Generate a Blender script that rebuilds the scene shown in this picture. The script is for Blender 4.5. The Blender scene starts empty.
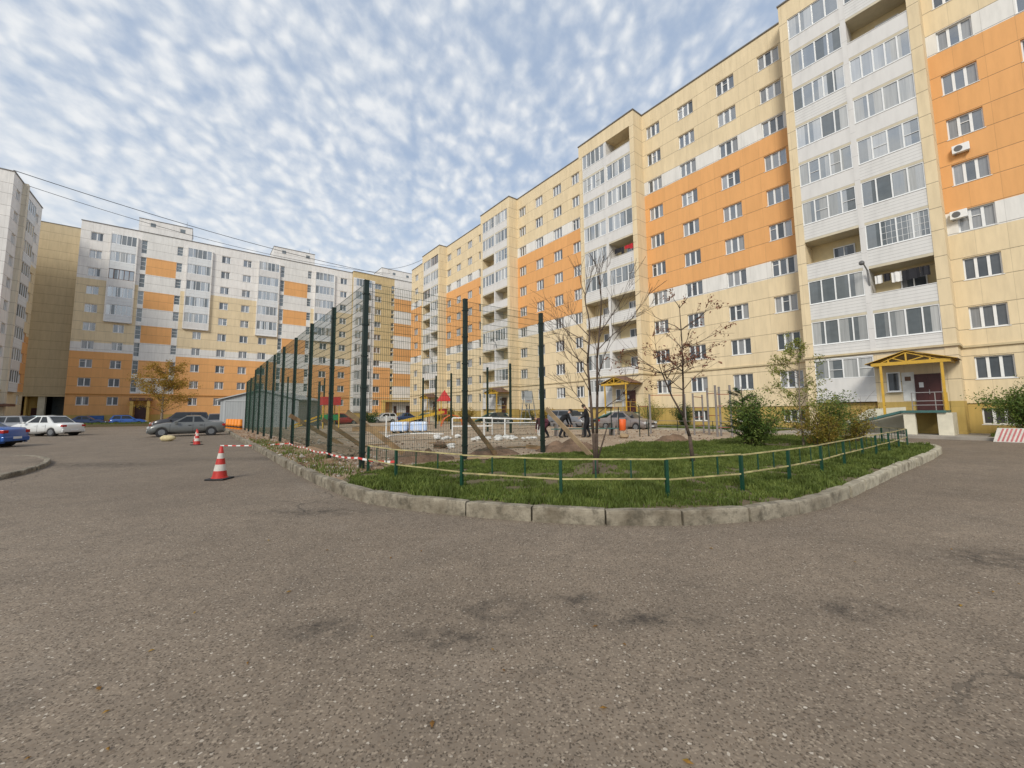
import bpy, math, random
import numpy as np
from mathutils import Vector, Matrix
from mathutils.geometry import tessellate_polygon
random.seed(7)
sc = bpy.context.scene
col = sc.collection
R_ = math.radians
PI = math.pi
# ------------------------------------------------------------------ axes of the yard
TX, TY = -0.61128, 0.79141      # along the long facade, away from the viewer
NX, NY = 0.79141, 0.61128       # towards the long facade
def W(u, n): return (TX*u + NX*n, TY*u + NY*n)
ROT_R = math.atan2(-TY, -TX); ROT_L = math.atan2(NY, NX); ROT_W = math.atan2(TY, TX)

# ------------------------------------------------------------------ materials
def nd(nt, kind, **kw):
    n = nt.nodes.new(kind)
    for k, v in kw.items():
        if k in ('operation', 'blend_type', 'data_type', 'feature', 'noise_dimensions', 'distance', 'wave_type', 'bands_direction', 'interpolation_type', 'clamp', 'sky_type', 'sun_disc', 'sun_elevation', 'sun_rotation', 'altitude', 'air_density', 'dust_density', 'ozone_density'):
            setattr(n, k, v)
    return n
def newmat(name):
    m = bpy.data.materials.new(name); m.use_nodes = True
    nt = m.node_tree
    return m, nt, nt.nodes['Principled BSDF']
def setp(b, **kw):
    for k, v in kw.items():
        for key in (k.replace('_', ' '), k):
            if key in b.inputs: b.inputs[key].default_value = v
def math_n(nt, op, a, b=None, c=None):
    n = nd(nt, 'ShaderNodeMath', operation=op)
    for i, v in enumerate((a, b, c)):
        if v is None: continue
        if isinstance(v, (int, float)): n.inputs[i].default_value = v
        else: nt.links.new(v, n.inputs[i])
    return n.outputs[0]
def mixc(nt, fac, a, b, bt='MIX'):
    n = nd(nt, 'ShaderNodeMix', data_type='RGBA', blend_type=bt)
    def s(sock, v):
        if isinstance(v, (int, float)): sock.default_value = v
        elif isinstance(v, tuple): sock.default_value = (v[0], v[1], v[2], 1)
        else: nt.links.new(v, sock)
    s(n.inputs[0], fac); s(n.inputs[6], a); s(n.inputs[7], b)
    return n.outputs[2]
def noise(nt, vec, scale, detail=4, rough=.55, dist=0):
    n = nd(nt, 'ShaderNodeTexNoise'); n.inputs['Scale'].default_value = scale
    n.inputs['Detail'].default_value = detail; n.inputs['Roughness'].default_value = rough
    n.inputs['Distortion'].default_value = dist
    if vec is not None: nt.links.new(vec, n.inputs['Vector'])
    return n.outputs['Fac']
def ramp(nt, fac, stops):
    n = nd(nt, 'ShaderNodeValToRGB'); cr = n.color_ramp
    while len(cr.elements) < len(stops): cr.elements.new(.5)
    for e, (p, c) in zip(cr.elements, stops):
        e.position = p; e.color = (c, c, c, 1) if isinstance(c, (int, float)) else (c[0], c[1], c[2], 1)
    nt.links.new(fac, n.inputs[0]); return n.outputs[0]
def objc(nt, which='Object'): return nd(nt, 'ShaderNodeTexCoord').outputs[which]
def bump(nt, b, h, strength=.3, dist=.02):
    n = nd(nt, 'ShaderNodeBump'); n.inputs['Strength'].default_value = strength; n.inputs['Distance'].default_value = dist
    nt.links.new(h, n.inputs['Height']); nt.links.new(n.outputs[0], b.inputs['Normal'])
M = {}
def mat(name, c, rough=.7, var=.12, scale=3., bmp=0., metal=0., spec=.5, bdist=.01, c2=None):
    m, nt, b = newmat(name)
    co = objc(nt); f = noise(nt, co, scale, 5, .6)
    dk = tuple(x*(1-var) for x in c) if c2 is None else c2
    lt = tuple(min(1, x*(1+var)) for x in c)
    nt.links.new(mixc(nt, ramp(nt, f, [(.3, 0.), (.7, 1.)]), dk, lt), b.inputs['Base Color'])
    setp(b, Roughness=rough, Metallic=metal); b.inputs['Specular IOR Level'].default_value = spec
    if bmp: bump(nt, b, noise(nt, co, scale*6, 4), bmp, bdist)
    M[name] = m; return m
def wallmat(name, c, seam=.7, dirt=.16):
    """facade panels: horizontal joints at window heads and sills, vertical joints, panel to panel tone"""
    m, nt, b = newmat(name)
    sep = nd(nt, 'ShaderNodeSeparateXYZ'); nt.links.new(objc(nt), sep.inputs[0])
    x, y, z = sep.outputs
    zz = math_n(nt, 'MODULO', math_n(nt, 'ADD', z, 28 - 4.34), 2.8)
    a = math_n(nt, 'LESS_THAN', math_n(nt, 'ABSOLUTE', math_n(nt, 'SUBTRACT', zz, 1.55)), .02)
    a2 = math_n(nt, 'LESS_THAN', math_n(nt, 'ABSOLUTE', math_n(nt, 'SUBTRACT', zz, .05)), .02)
    xm = math_n(nt, 'ADD', math_n(nt, 'ADD', x, y), 100)
    v = math_n(nt, 'LESS_THAN', math_n(nt, 'MODULO', xm, 1.16), .022)
    hs = math_n(nt, 'MAXIMUM', a, a2)
    hl = math_n(nt, 'MULTIPLY', hs, .85)
    s = math_n(nt, 'MAXIMUM', hl, math_n(nt, 'MULTIPLY', v, .3))
    cell = nd(nt, 'ShaderNodeCombineXYZ')
    nt.links.new(math_n(nt, 'FLOOR', math_n(nt, 'DIVIDE', xm, 1.16)), cell.inputs[0])
    nt.links.new(math_n(nt, 'FLOOR', math_n(nt, 'DIVIDE', math_n(nt, 'ADD', z, 28-4.39), 1.4)), cell.inputs[1])
    wn = nd(nt, 'ShaderNodeTexWhiteNoise', noise_dimensions='3D'); nt.links.new(cell.outputs[0], wn.inputs['Vector'])
    mp = nd(nt, 'ShaderNodeMapping'); mp.inputs['Scale'].default_value = (2.2, 2.2, .35); nt.links.new(objc(nt), mp.inputs[0])
    streak = noise(nt, mp.outputs[0], 1.3, 6, .65)
    big = noise(nt, objc(nt), .18, 3)
    t1 = mixc(nt, wn.outputs['Value'], tuple(q*.955 for q in c), tuple(min(1, q*1.03) for q in c))
    t2 = mixc(nt, math_n(nt, 'MULTIPLY', ramp(nt, streak, [(.42, 0.), (.75, 1.)]), dirt*3), t1, tuple(q*.62 for q in c))
    t3 = mixc(nt, math_n(nt, 'MULTIPLY', big, dirt), t2, tuple(q*.7 for q in c))
    t4 = mixc(nt, math_n(nt, 'MULTIPLY', s, seam), t3, (.09, .07, .05))
    nt.links.new(t4, b.inputs['Base Color']); setp(b, Roughness=.75); b.inputs['Specular IOR Level'].default_value = .25
    bump(nt, b, math_n(nt, 'SUBTRACT', 1., s), .5, .01)
    M[name] = m
def nd_frac(nt, v): return math_n(nt, 'FRACT', math_n(nt, 'MULTIPLY', v, 7.31))
def glassmat(name, dark=(.03, .035, .04), cur=(.4, .41, .42), amount=.5, ior=1.9):
    m, nt, b = newmat(name)
    oi = nd(nt, 'ShaderNodeObjectInfo'); co = objc(nt)
    mp = nd(nt, 'ShaderNodeMapping'); nt.links.new(co, mp.inputs[0]); mp.inputs['Scale'].default_value = (14, 14, .5)
    folds = noise(nt, mp.outputs[0], 1., 2)
    sx = nd(nt, 'ShaderNodeSeparateXYZ'); nt.links.new(co, sx.inputs[0])
    cellv = nd(nt, 'ShaderNodeCombineXYZ'); nt.links.new(math_n(nt, 'FLOOR', math_n(nt, 'MULTIPLY', sx.outputs[0], 2.05)), cellv.inputs[0])
    nt.links.new(math_n(nt, 'MULTIPLY', oi.outputs['Random'], 91.), cellv.inputs[1])
    wn = nd(nt, 'ShaderNodeTexWhiteNoise', noise_dimensions='3D'); nt.links.new(cellv.outputs[0], wn.inputs['Vector'])
    k = math_n(nt, 'MULTIPLY', ramp(nt, wn.outputs['Value'], [(.0, 0.), (1-amount, .12), (1-amount+.05, .55), (1., 1.)]), 1.)
    cc = mixc(nt, folds, tuple(q*.45 for q in cur), cur)
    inside = mixc(nt, noise(nt, co, 2.5, 2), dark, tuple(q*2.2 for q in dark))
    nt.links.new(mixc(nt, k, inside, cc), b.inputs['Base Color'])
    setp(b, Roughness=.04)
    gz = nd(nt, 'ShaderNodeSeparateXYZ'); nt.links.new(nd(nt, 'ShaderNodeNewGeometry').outputs['Position'], gz.inputs[0])
    mr = nd(nt, 'ShaderNodeMapRange'); nt.links.new(gz.outputs[2], mr.inputs[0]); mr.inputs[1].default_value = 8.; mr.inputs[2].default_value = 20.; mr.inputs[3].default_value = 1.5; mr.inputs[4].default_value = ior  # IOR climbs with height: stands in for brighter sky reflections in upper panes
    lv = math_n(nt, 'ADD', math_n(nt, 'MULTIPLY', math_n(nt, 'SUBTRACT', mr.outputs[0], 1.35), ramp(nt, nd_frac(nt, wn.outputs['Value']), [(.0, .25), (.35, .35), (.45, .9), (1., 1.)])), 1.35)
    nt.links.new(lv, b.inputs['IOR'])
    wob = nd(nt, 'ShaderNodeBump'); wob.inputs['Strength'].default_value = .12; wob.inputs['Distance'].default_value = .02
    nt.links.new(noise(nt, nd(nt, 'ShaderNodeNewGeometry').outputs['Position'], 1.3, 2), wob.inputs['Height'])
    nt.links.new(wob.outputs[0], b.inputs['Coat Normal']) if False else nt.links.new(wob.outputs[0], b.inputs['Normal'])
    M[name] = m
def groovemat(name, c, pitch=.2, axis=2, dirt=.1):
    m, nt, b = newmat(name)
    co = objc(nt); sep = nd(nt, 'ShaderNodeSeparateXYZ'); nt.links.new(co, sep.inputs[0])
    g = math_n(nt, 'LESS_THAN', math_n(nt, 'MODULO', math_n(nt, 'ADD', sep.outputs[axis], 40), pitch), .022)
    mp = nd(nt, 'ShaderNodeMapping'); mp.inputs['Scale'].default_value = (3, 3, .6); nt.links.new(co, mp.inputs[0])
    t = mixc(nt, math_n(nt, 'MULTIPLY', ramp(nt, noise(nt, mp.outputs[0], 1., 5), [(.4, 0.), (.8, 1.)]), dirt*4), c, tuple(q*.68 for q in c))
    t = mixc(nt, math_n(nt, 'MULTIPLY', g, .5), t, tuple(q*.3 for q in c))
    nt.links.new(t, b.inputs['Base Color']); setp(b, Roughness=.6)
    M[name] = m

YEL = (.75, .62, .41); ORA = (.74, .39, .155); WHI = (.76, .75, .72); OCH = (.50, .34, .10)
wallmat('panel_yellow', YEL); wallmat('panel_orange', ORA, dirt=.1); wallmat('panel_white', WHI); wallmat('panel_ochre', (.58, .40, .13), seam=.2)
wallmat('panel_dull_yellow', (.56, .46, .30)); wallmat('panel_grey_white', (.80, .78, .75)); wallmat('panel_plinth', (.52, .37, .12), seam=.1, dirt=.2)
wallmat('panel_beige', (.68, .62, .50)); wallmat('panel_deep_yellow', (.62, .48, .26))  # beige panels, and the deeper yellow of the corner block
mat('stripe_pink', (.42, .13, .13), .7, .2, 5)
mat('bay_trim', (.66, .50, .27), .75, .08, 2.)
mat('bay_inside', (.72, .60, .36), .8, .12, 1.5)
mat('bay_ceiling', (.55, .50, .38), .85, .1, 2.)
mat('roof_edge', (.17, .16, .15), .5, .1)
mat('roof_top', (.09, .09, .09), .9, .1)
mat('body_dark', (.05, .05, .05), .9, .1)
mat('frame_white', (.78, .79, .79), .35, .05)
mat('frame_brown', (.13, .06, .03), .5, .1)
mat('frame_grey', (.35, .37, .38), .4, .05)
groovemat('siding', (.66, .655, .64), .2)
groovemat('siding_plain', (.66, .65, .635), 1.6)
groovemat('siding_blue', (.68, .70, .71), .5)
groovemat('garage_sheet', (.30, .32, .33), .25, 0)
glassmat('pane', (.035, .042, .05), (.42, .43, .44), amount=.36, ior=3.3); glassmat('loggia_glass', (.055, .065, .07), (.60, .61, .60), .38, 4.2)
glassmat('stair_glass', (.06, .075, .08), (.22, .24, .25), .4, 2.3)
glassmat('car_glass', (.012, .014, .016), (.02, .022, .025), .1, 1.6)
mat('cornice', (.52, .43, .27), .8, .1); mat('cornice_orange', (.42, .2, .05), .8, .1)
mat('canopy_yellow', (.56, .34, .04), .45, .12); mat('canopy_sheet', (.13, .055, .03), .5, .15)
mat('door_maroon', (.07, .018, .016), .45, .15); mat('rail_grey', (.35, .33, .32), .4, .1, metal=.5)
mat('ramp_green', (.05, .13, .12), .5, .15); mat('pillar_cream', (.62, .58, .46), .8, .12, 2)
mat('black', (.015, .015, .015), .6, .1); mat('rubber', (.02, .02, .022), .8, .2, 8)
mat('fence_green', (.004, .015, .010), .45, .2, 4); mat('wire_green', (.012, .05, .03), .5, .1)
mat('low_green', (.004, .045, .024), .4, .25, 6); mat('low_yellow', (.42, .37, .17), .6, .3, 5, c2=(.20, .16, .08))
mat('wood', (.30, .20, .10), .85, .35, 2.5, .4, c2=(.14, .085, .045)); mat('wood_pale', (.30, .215, .125), .85, .25, 2.5, .3)
mat('bark', (.075, .052, .038), .95, .35, 9, .8); mat('bark_pale', (.20, .16, .12), .9, .5, 7, .5)
mat('cone_red', (.42, .022, .015), .5, .2, 8); mat('cone_white', (.52, .49, .44), .55, .15, 8)
mat('concrete', (.36, .34, .29), .9, .25, 1.5, .3); mat('pavement_tile', (.30, .27, .23), .9, .2, 1.2, .3)
mat('red_roof', (.50, .03, .03), .5, .15); mat('slide_yellow', (.60, .38, .04), .45, .15); mat('play_green', (.03, .25, .08), .5, .15)
mat('white_paint', (.72, .72, .70), .5, .12); mat('bar_grey', (.20, .18, .17), .6, .2, 4); mat('bar_red', (.30, .08, .04), .6, .2)
mat('bin_orange', (.72, .12, .02), .5, .15); mat('barrel_orange', (.75, .24, .02), .5, .15, 4)
mat('plastic_blue', (.30, .45, .75), .25, .3, 2.5, .6, c2=(.75, .78, .82), bdist=.05); mat('stone_white', (.62, .61, .58), .8, .15, 5, .3)
mat('skin', (.45, .26, .18), .6, .06); mat('cloth_dark', (.005, .0055, .007), .9, .3, 6, .5); mat('cloth_burgundy', (.06, .012, .022), .9, .25, 6, .5)
mat('cloth_jeans', (.006, .007, .010), .9, .3, 6); mat('shoe', (.02, .018, .016), .7, .2); mat('hair', (.02, .014, .01), .8, .3)
mat('laundry_red', (.45, .02, .03), .9, .15); mat('laundry_white', (.75, .74, .72), .9, .1); mat('laundry_black', (.02, .02, .025), .9, .2)
mat('metal_grey', (.28, .29, .30), .4, .1, metal=.6); mat('lamp_head', (.12, .12, .12), .4, .1); mat('box_blue', (.04, .12, .35), .6, .2)
mat('sack', (.50, .42, .24), .9, .25, 4, .4); mat('soil_dark', (.17, .11, .07), .98, .4, 2.5, 1., bdist=.06); mat('gravel', (.36, .33, .29), .95, .3, 6)
mat('tape_white', (.75, .74, .72), .5, .05); mat('tape_red', (.55, .05, .04), .5, .1); mat('cable', (.03, .03, .035), .6, .1)
mat('plate', (.70, .71, .72), .4, .05); mat('lamp_red', (.35, .01, .01), .2, .1); mat('lamp_clear', (.55, .58, .60), .15, .1)
mat('rim', (.24, .25, .26), .35, .1, metal=.7)
for nm, c in dict(silver=(.14, .145, .14), white=(.66, .67, .66), blue=(.02, .10, .38), navy=(.02, .045, .14), red=(.30, .02, .02), dark=(.03, .03, .035), grey=(.17, .18, .20), beige_grey=(.22, .19, .18), sky=(.33, .45, .52), brown_red=(.20, .05, .03)).items():
    m, nt, b = newmat('paint_' + nm)
    nt.links.new(mixc(nt, noise(nt, objc(nt), 3., 4), c, tuple(q*.8 for q in c)), b.inputs['Base Color'])
    setp(b, Roughness=.35, Metallic=.15); b.inputs['Coat Weight'].default_value = .5; b.inputs['Coat Roughness'].default_value = .08
    M['paint_' + nm] = m
def leafmat(name, a, b_, c):
    m, nt, b = newmat(name)
    wn = nd(nt, 'ShaderNodeTexWhiteNoise', noise_dimensions='3D')
    g = nd(nt, 'ShaderNodeNewGeometry')
    sn = nd(nt, 'ShaderNodeVectorMath', operation='SNAP'); nt.links.new(g.outputs['Position'], sn.inputs[0]); sn.inputs[1].default_value = (.09, .09, .09)
    nt.links.new(sn.outputs[0], wn.inputs['Vector'])
    big = noise(nt, g.outputs['Position'], 2.2, 3)
    cc = mixc(nt, wn.outputs['Value'], a, b_)
    nt.links.new(mixc(nt, ramp(nt, big, [(.42, 0.), (.6, 1.)]), cc, mixc(nt, wn.outputs['Value'], c, a)), b.inputs['Base Color'])
    setp(b, Roughness=.6); b.inputs['Specular IOR Level'].default_value = .25
    tr = nd(nt, 'ShaderNodeBsdfTranslucent'); nt.links.new(mixc(nt, .5, cc, c), tr.inputs[0])
    mx = nd(nt, 'ShaderNodeMixShader'); mx.inputs[0].default_value = .3
    nt.links.new(b.outputs[0], mx.inputs[1]); nt.links.new(tr.outputs[0], mx.inputs[2])
    nt.links.new(mx.outputs[0], nt.nodes['Material Output'].inputs[0]); M[name] = m
leafmat('leaf_rowan', (.22, .09, .06), (.32, .17, .09), (.14, .05, .04))
leafmat('leaf_birch', (.23, .26, .06), (.36, .32, .08), (.09, .14, .03))
leafmat('leaf_autumn', (.36, .24, .035), (.20, .20, .04), (.42, .20, .03))
leafmat('leaf_dark', (.035, .075, .02), (.07, .12, .03), (.02, .045, .012))
leafmat('leaf_bush', (.09, .15, .03), (.21, .25, .05), (.05, .09, .02))
leafmat('leaf_gold', (.26, .20, .035), (.13, .17, .03), (.30, .19, .035))
leafmat('needle', (.022, .055, .022), (.04, .09, .03), (.012, .03, .012))
leafmat('grass_blade', (.095, .14, .028), (.185, .225, .052), (.08, .10, .022))
leafmat('dry_leaf', (.28, .14, .03), (.14, .07, .025), (.4, .28, .05))

def asphalt():
    m, nt, b = newmat('asphalt'); co = objc(nt)
    big = noise(nt, co, .16, 4, .6); mid = noise(nt, co, .9, 6, .65, .6); fine = noise(nt, co, 28., 3, .7)
    base = mixc(nt, ramp(nt, big, [(.3, 0.), (.7, 1.)]), (.155, .120, .086), (.265, .212, .158))
    base = mixc(nt, math_n(nt, 'MULTIPLY', ramp(nt, mid, [(.42, 0.), (.68, 1.)]), .6), base, (.10, .08, .062))
    base = mixc(nt, math_n(nt, 'MULTIPLY', ramp(nt, noise(nt, co, 4.5, 6, .75), [(.46, 0.), (.66, 1.)]), .5), base, (.085, .068, .052))
    base = mixc(nt, math_n(nt, 'MULTIPLY', ramp(nt, noise(nt, co, .45, 5, .6, 1.2), [(.55, 0.), (.7, 1.)]), .35), base, (.30, .255, .205))
    base = mixc(nt, math_n(nt, 'MULTIPLY', fine, .5), base, (.27, .22, .17), 'MIX')
    wn_ = nd(nt, 'ShaderNodeTexNoise'); wn_.inputs['Scale'].default_value = 55.; nt.links.new(co, wn_.inputs[0])
    wv = nd(nt, 'ShaderNodeVectorMath', operation='SCALE'); nt.links.new(wn_.outputs['Color'], wv.inputs[0]); wv.inputs['Scale'].default_value = .022
    wa = nd(nt, 'ShaderNodeVectorMath', operation='ADD'); nt.links.new(co, wa.inputs[0]); nt.links.new(wv.outputs[0], wa.inputs[1]); wco = wa.outputs[0]
    # worn stones showing in the surface, two sizes
    def stones(scale, thr, bright, rad):
        v = nd(nt, 'ShaderNodeTexVoronoi'); v.inputs['Scale'].default_value = scale; nt.links.new(wco, v.inputs['Vector'])
        s = nd(nt, 'ShaderNodeSeparateColor'); nt.links.new(v.outputs['Color'], s.inputs[0])
        return (math_n(nt, 'MULTIPLY', math_n(nt, 'GREATER_THAN', s.outputs[0], thr), math_n(nt, 'LESS_THAN', v.outputs['Distance'], rad)), s.outputs[1], v.outputs['Distance'])
    m1, r1, d1 = stones(58., .35, 1, .47); m2, r2, d2 = stones(41., .86, 1, .33); m3, r3, d3 = stones(83., .70, 1, .5)
    base = mixc(nt, math_n(nt, 'MULTIPLY', m3, .75), base, (.060, .046, .034))
    base = mixc(nt, math_n(nt, 'MULTIPLY', m1, .55), base, mixc(nt, r1, (.13, .092, .062), (.40, .33, .25)))
    base = mixc(nt, math_n(nt, 'MULTIPLY', m2, .75), base, mixc(nt, r2, (.26, .20, .14), (.62, .56, .47)))
    # oil stains and worn spots near the camera, and a few further off
    gp = nd(nt, 'ShaderNodeNewGeometry').outputs['Position']
    tot = None
    for (sx, sy, rx, ry) in [(-.42, 2.86, .30, .13), (-.15, 3.25, .30, .16), (.55, 3.42, .22, .10), (.95, 3.12, .42, .14), (-1.35, 3.0, .25, .12), (2.6, 3.2, .3, .14), (-3.1, 6.4, .8, .2), (-2.9, 2.2, .3, .2), (-8., 14., 3., .5), (-13, 12.6, 2., .5), (4.8, 4.2, .5, .3)]:
        mp = nd(nt, 'ShaderNodeMapping'); nt.links.new(gp, mp.inputs[0])
        mp.inputs['Location'].default_value = (-sx/rx, -sy/ry, 0); mp.inputs['Scale'].default_value = (1/rx, 1/ry, 0)
        ln = nd(nt, 'ShaderNodeVectorMath', operation='LENGTH'); nt.links.new(mp.outputs[0], ln.inputs[0])
        q = nd(nt, 'ShaderNodeMapRange', interpolation_type='SMOOTHSTEP'); nt.links.new(ln.outputs['Value'], q.inputs[0])
        q.inputs[1].default_value = 0; q.inputs[2].default_value = 2.; q.inputs[3].default_value = 1; q.inputs[4].default_value = 0
        tot = q.outputs[0] if tot is None else math_n(nt, 'MAXIMUM', tot, q.outputs[0])
    st = math_n(nt, 'MULTIPLY', tot, ramp(nt, noise(nt, co, 6., 8, .8), [(.42, 0.), (.6, 1.)]))
    base = mixc(nt, math_n(nt, 'MULTIPLY', st, .8), base, (.034, .029, .025))
    # thin cracks
    v = nd(nt, 'ShaderNodeTexVoronoi', feature='DISTANCE_TO_EDGE'); v.inputs['Scale'].default_value = .22
    dm = nd(nt, 'ShaderNodeVectorMath', operation='ADD'); nt.links.new(co, dm.inputs[0])
    nz = nd(nt, 'ShaderNodeTexNoise'); nz.inputs['Scale'].default_value = .9; nz.inputs['Detail'].default_value = 6; nt.links.new(co, nz.inputs[0])
    nt.links.new(nz.outputs['Color'], dm.inputs[1]); nt.links.new(dm.outputs[0], v.inputs['Vector'])
    cr = math_n(nt, 'MULTIPLY', math_n(nt, 'LESS_THAN', v.outputs['Distance'], .0022), ramp(nt, noise(nt, co, .35, 2), [(.5, 0.), (.6, 1.)]))
    base = mixc(nt, math_n(nt, 'MULTIPLY', cr, .5), base, (.04, .035, .03))
    nt.links.new(base, b.inputs['Base Color']); setp(b, Roughness=.88); b.inputs['Specular IOR Level'].default_value = .3
    h = math_n(nt, 'ADD', math_n(nt, 'MULTIPLY', fine, .7), math_n(nt, 'SUBTRACT', math_n(nt, 'MULTIPLY', math_n(nt, 'ADD', m1, m2), .5), math_n(nt, 'MULTIPLY', m3, .8)))
    bump(nt, b, h, .9, .009); M['asphalt'] = m
asphalt()
def dirt():
    m, nt, b = newmat('dirt'); co = objc(nt)
    a = mixc(nt, ramp(nt, noise(nt, co, .35, 5), [(.35, 0.), (.65, 1.)]), (.31, .235, .165), (.46, .37, .27))
    sep = nd(nt, 'ShaderNodeSeparateXYZ'); nt.links.new(co, sep.inputs[0])
    # n coordinate (world) small -> orange clay near the fence line
    nn = math_n(nt, 'ADD', math_n(nt, 'MULTIPLY', sep.outputs[0], NX), math_n(nt, 'MULTIPLY', sep.outputs[1], NY))
    q = nd(nt, 'ShaderNodeMapRange'); nt.links.new(nn, q.inputs[0]); q.inputs[1].default_value = 2.5; q.inputs[2].default_value = 6.5; q.inputs[3].default_value = 1; q.inputs[4].default_value = 0
    a = mixc(nt, math_n(nt, 'MULTIPLY', q.outputs[0], ramp(nt, noise(nt, co, 1.1, 5), [(.35, .2), (.6, 1.)])), a, (.25, .145, .08))
    a = mixc(nt, math_n(nt, 'MULTIPLY', ramp(nt, noise(nt, co, 6., 6, .7), [(.45, 0.), (.7, 1.)]), .6), a, (.19, .14, .10))
    a = mixc(nt, math_n(nt, 'MULTIPLY', ramp(nt, noise(nt, co, 14., 3, .7), [(.6, 0.), (.72, 1.)]), .6), a, (.55, .48, .38))
    nt.links.new(a, b.inputs['Base Color']); setp(b, Roughness=.97); b.inputs['Specular IOR Level'].default_value = .1
    bump(nt, b, noise(nt, co, 5., 8, .7), 1., .08); M['dirt'] = m
dirt()
mat('lawn_soil', (.085, .075, .035), .97, .4, 1.5, 1., c2=(.12, .085, .05), bdist=.05)
def kerbm():
    m, nt, b = newmat('kerb_stone'); co = objc(nt)
    a = mixc(nt, ramp(nt, noise(nt, co, 2.2, 6, .65), [(.35, 0.), (.65, 1.)]), (.14, .115, .08), (.31, .275, .21))
    a = mixc(nt, math_n(nt, 'MULTIPLY', ramp(nt, noise(nt, co, 5., 7, .75), [(.47, 0.), (.62, 1.)]), .75), a, (.07, .06, .042))
    g = nd(nt, 'ShaderNodeNewGeometry'); sp = nd(nt, 'ShaderNodeSeparateXYZ'); nt.links.new(g.outputs['Position'], sp.inputs[0])
    q = nd(nt, 'ShaderNodeMapRange'); nt.links.new(sp.outputs[0], q.inputs[0]); q.inputs[1].default_value = 4.2; q.inputs[2].default_value = 7.0
    lime = math_n(nt, 'MULTIPLY', q.outputs[0], ramp(nt, noise(nt, co, 3.5, 5, .7), [(.34, .1), (.55, 1.)]))
    a = mixc(nt, math_n(nt, 'MULTIPLY', lime, .75), a, (.50, .46, .35))
    nt.links.new(a, b.inputs['Base Color']); setp(b, Roughness=.92); bump(nt, b, noise(nt, co, 18., 6, .7), .8, .015); M['kerb_stone'] = m
kerbm()

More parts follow.
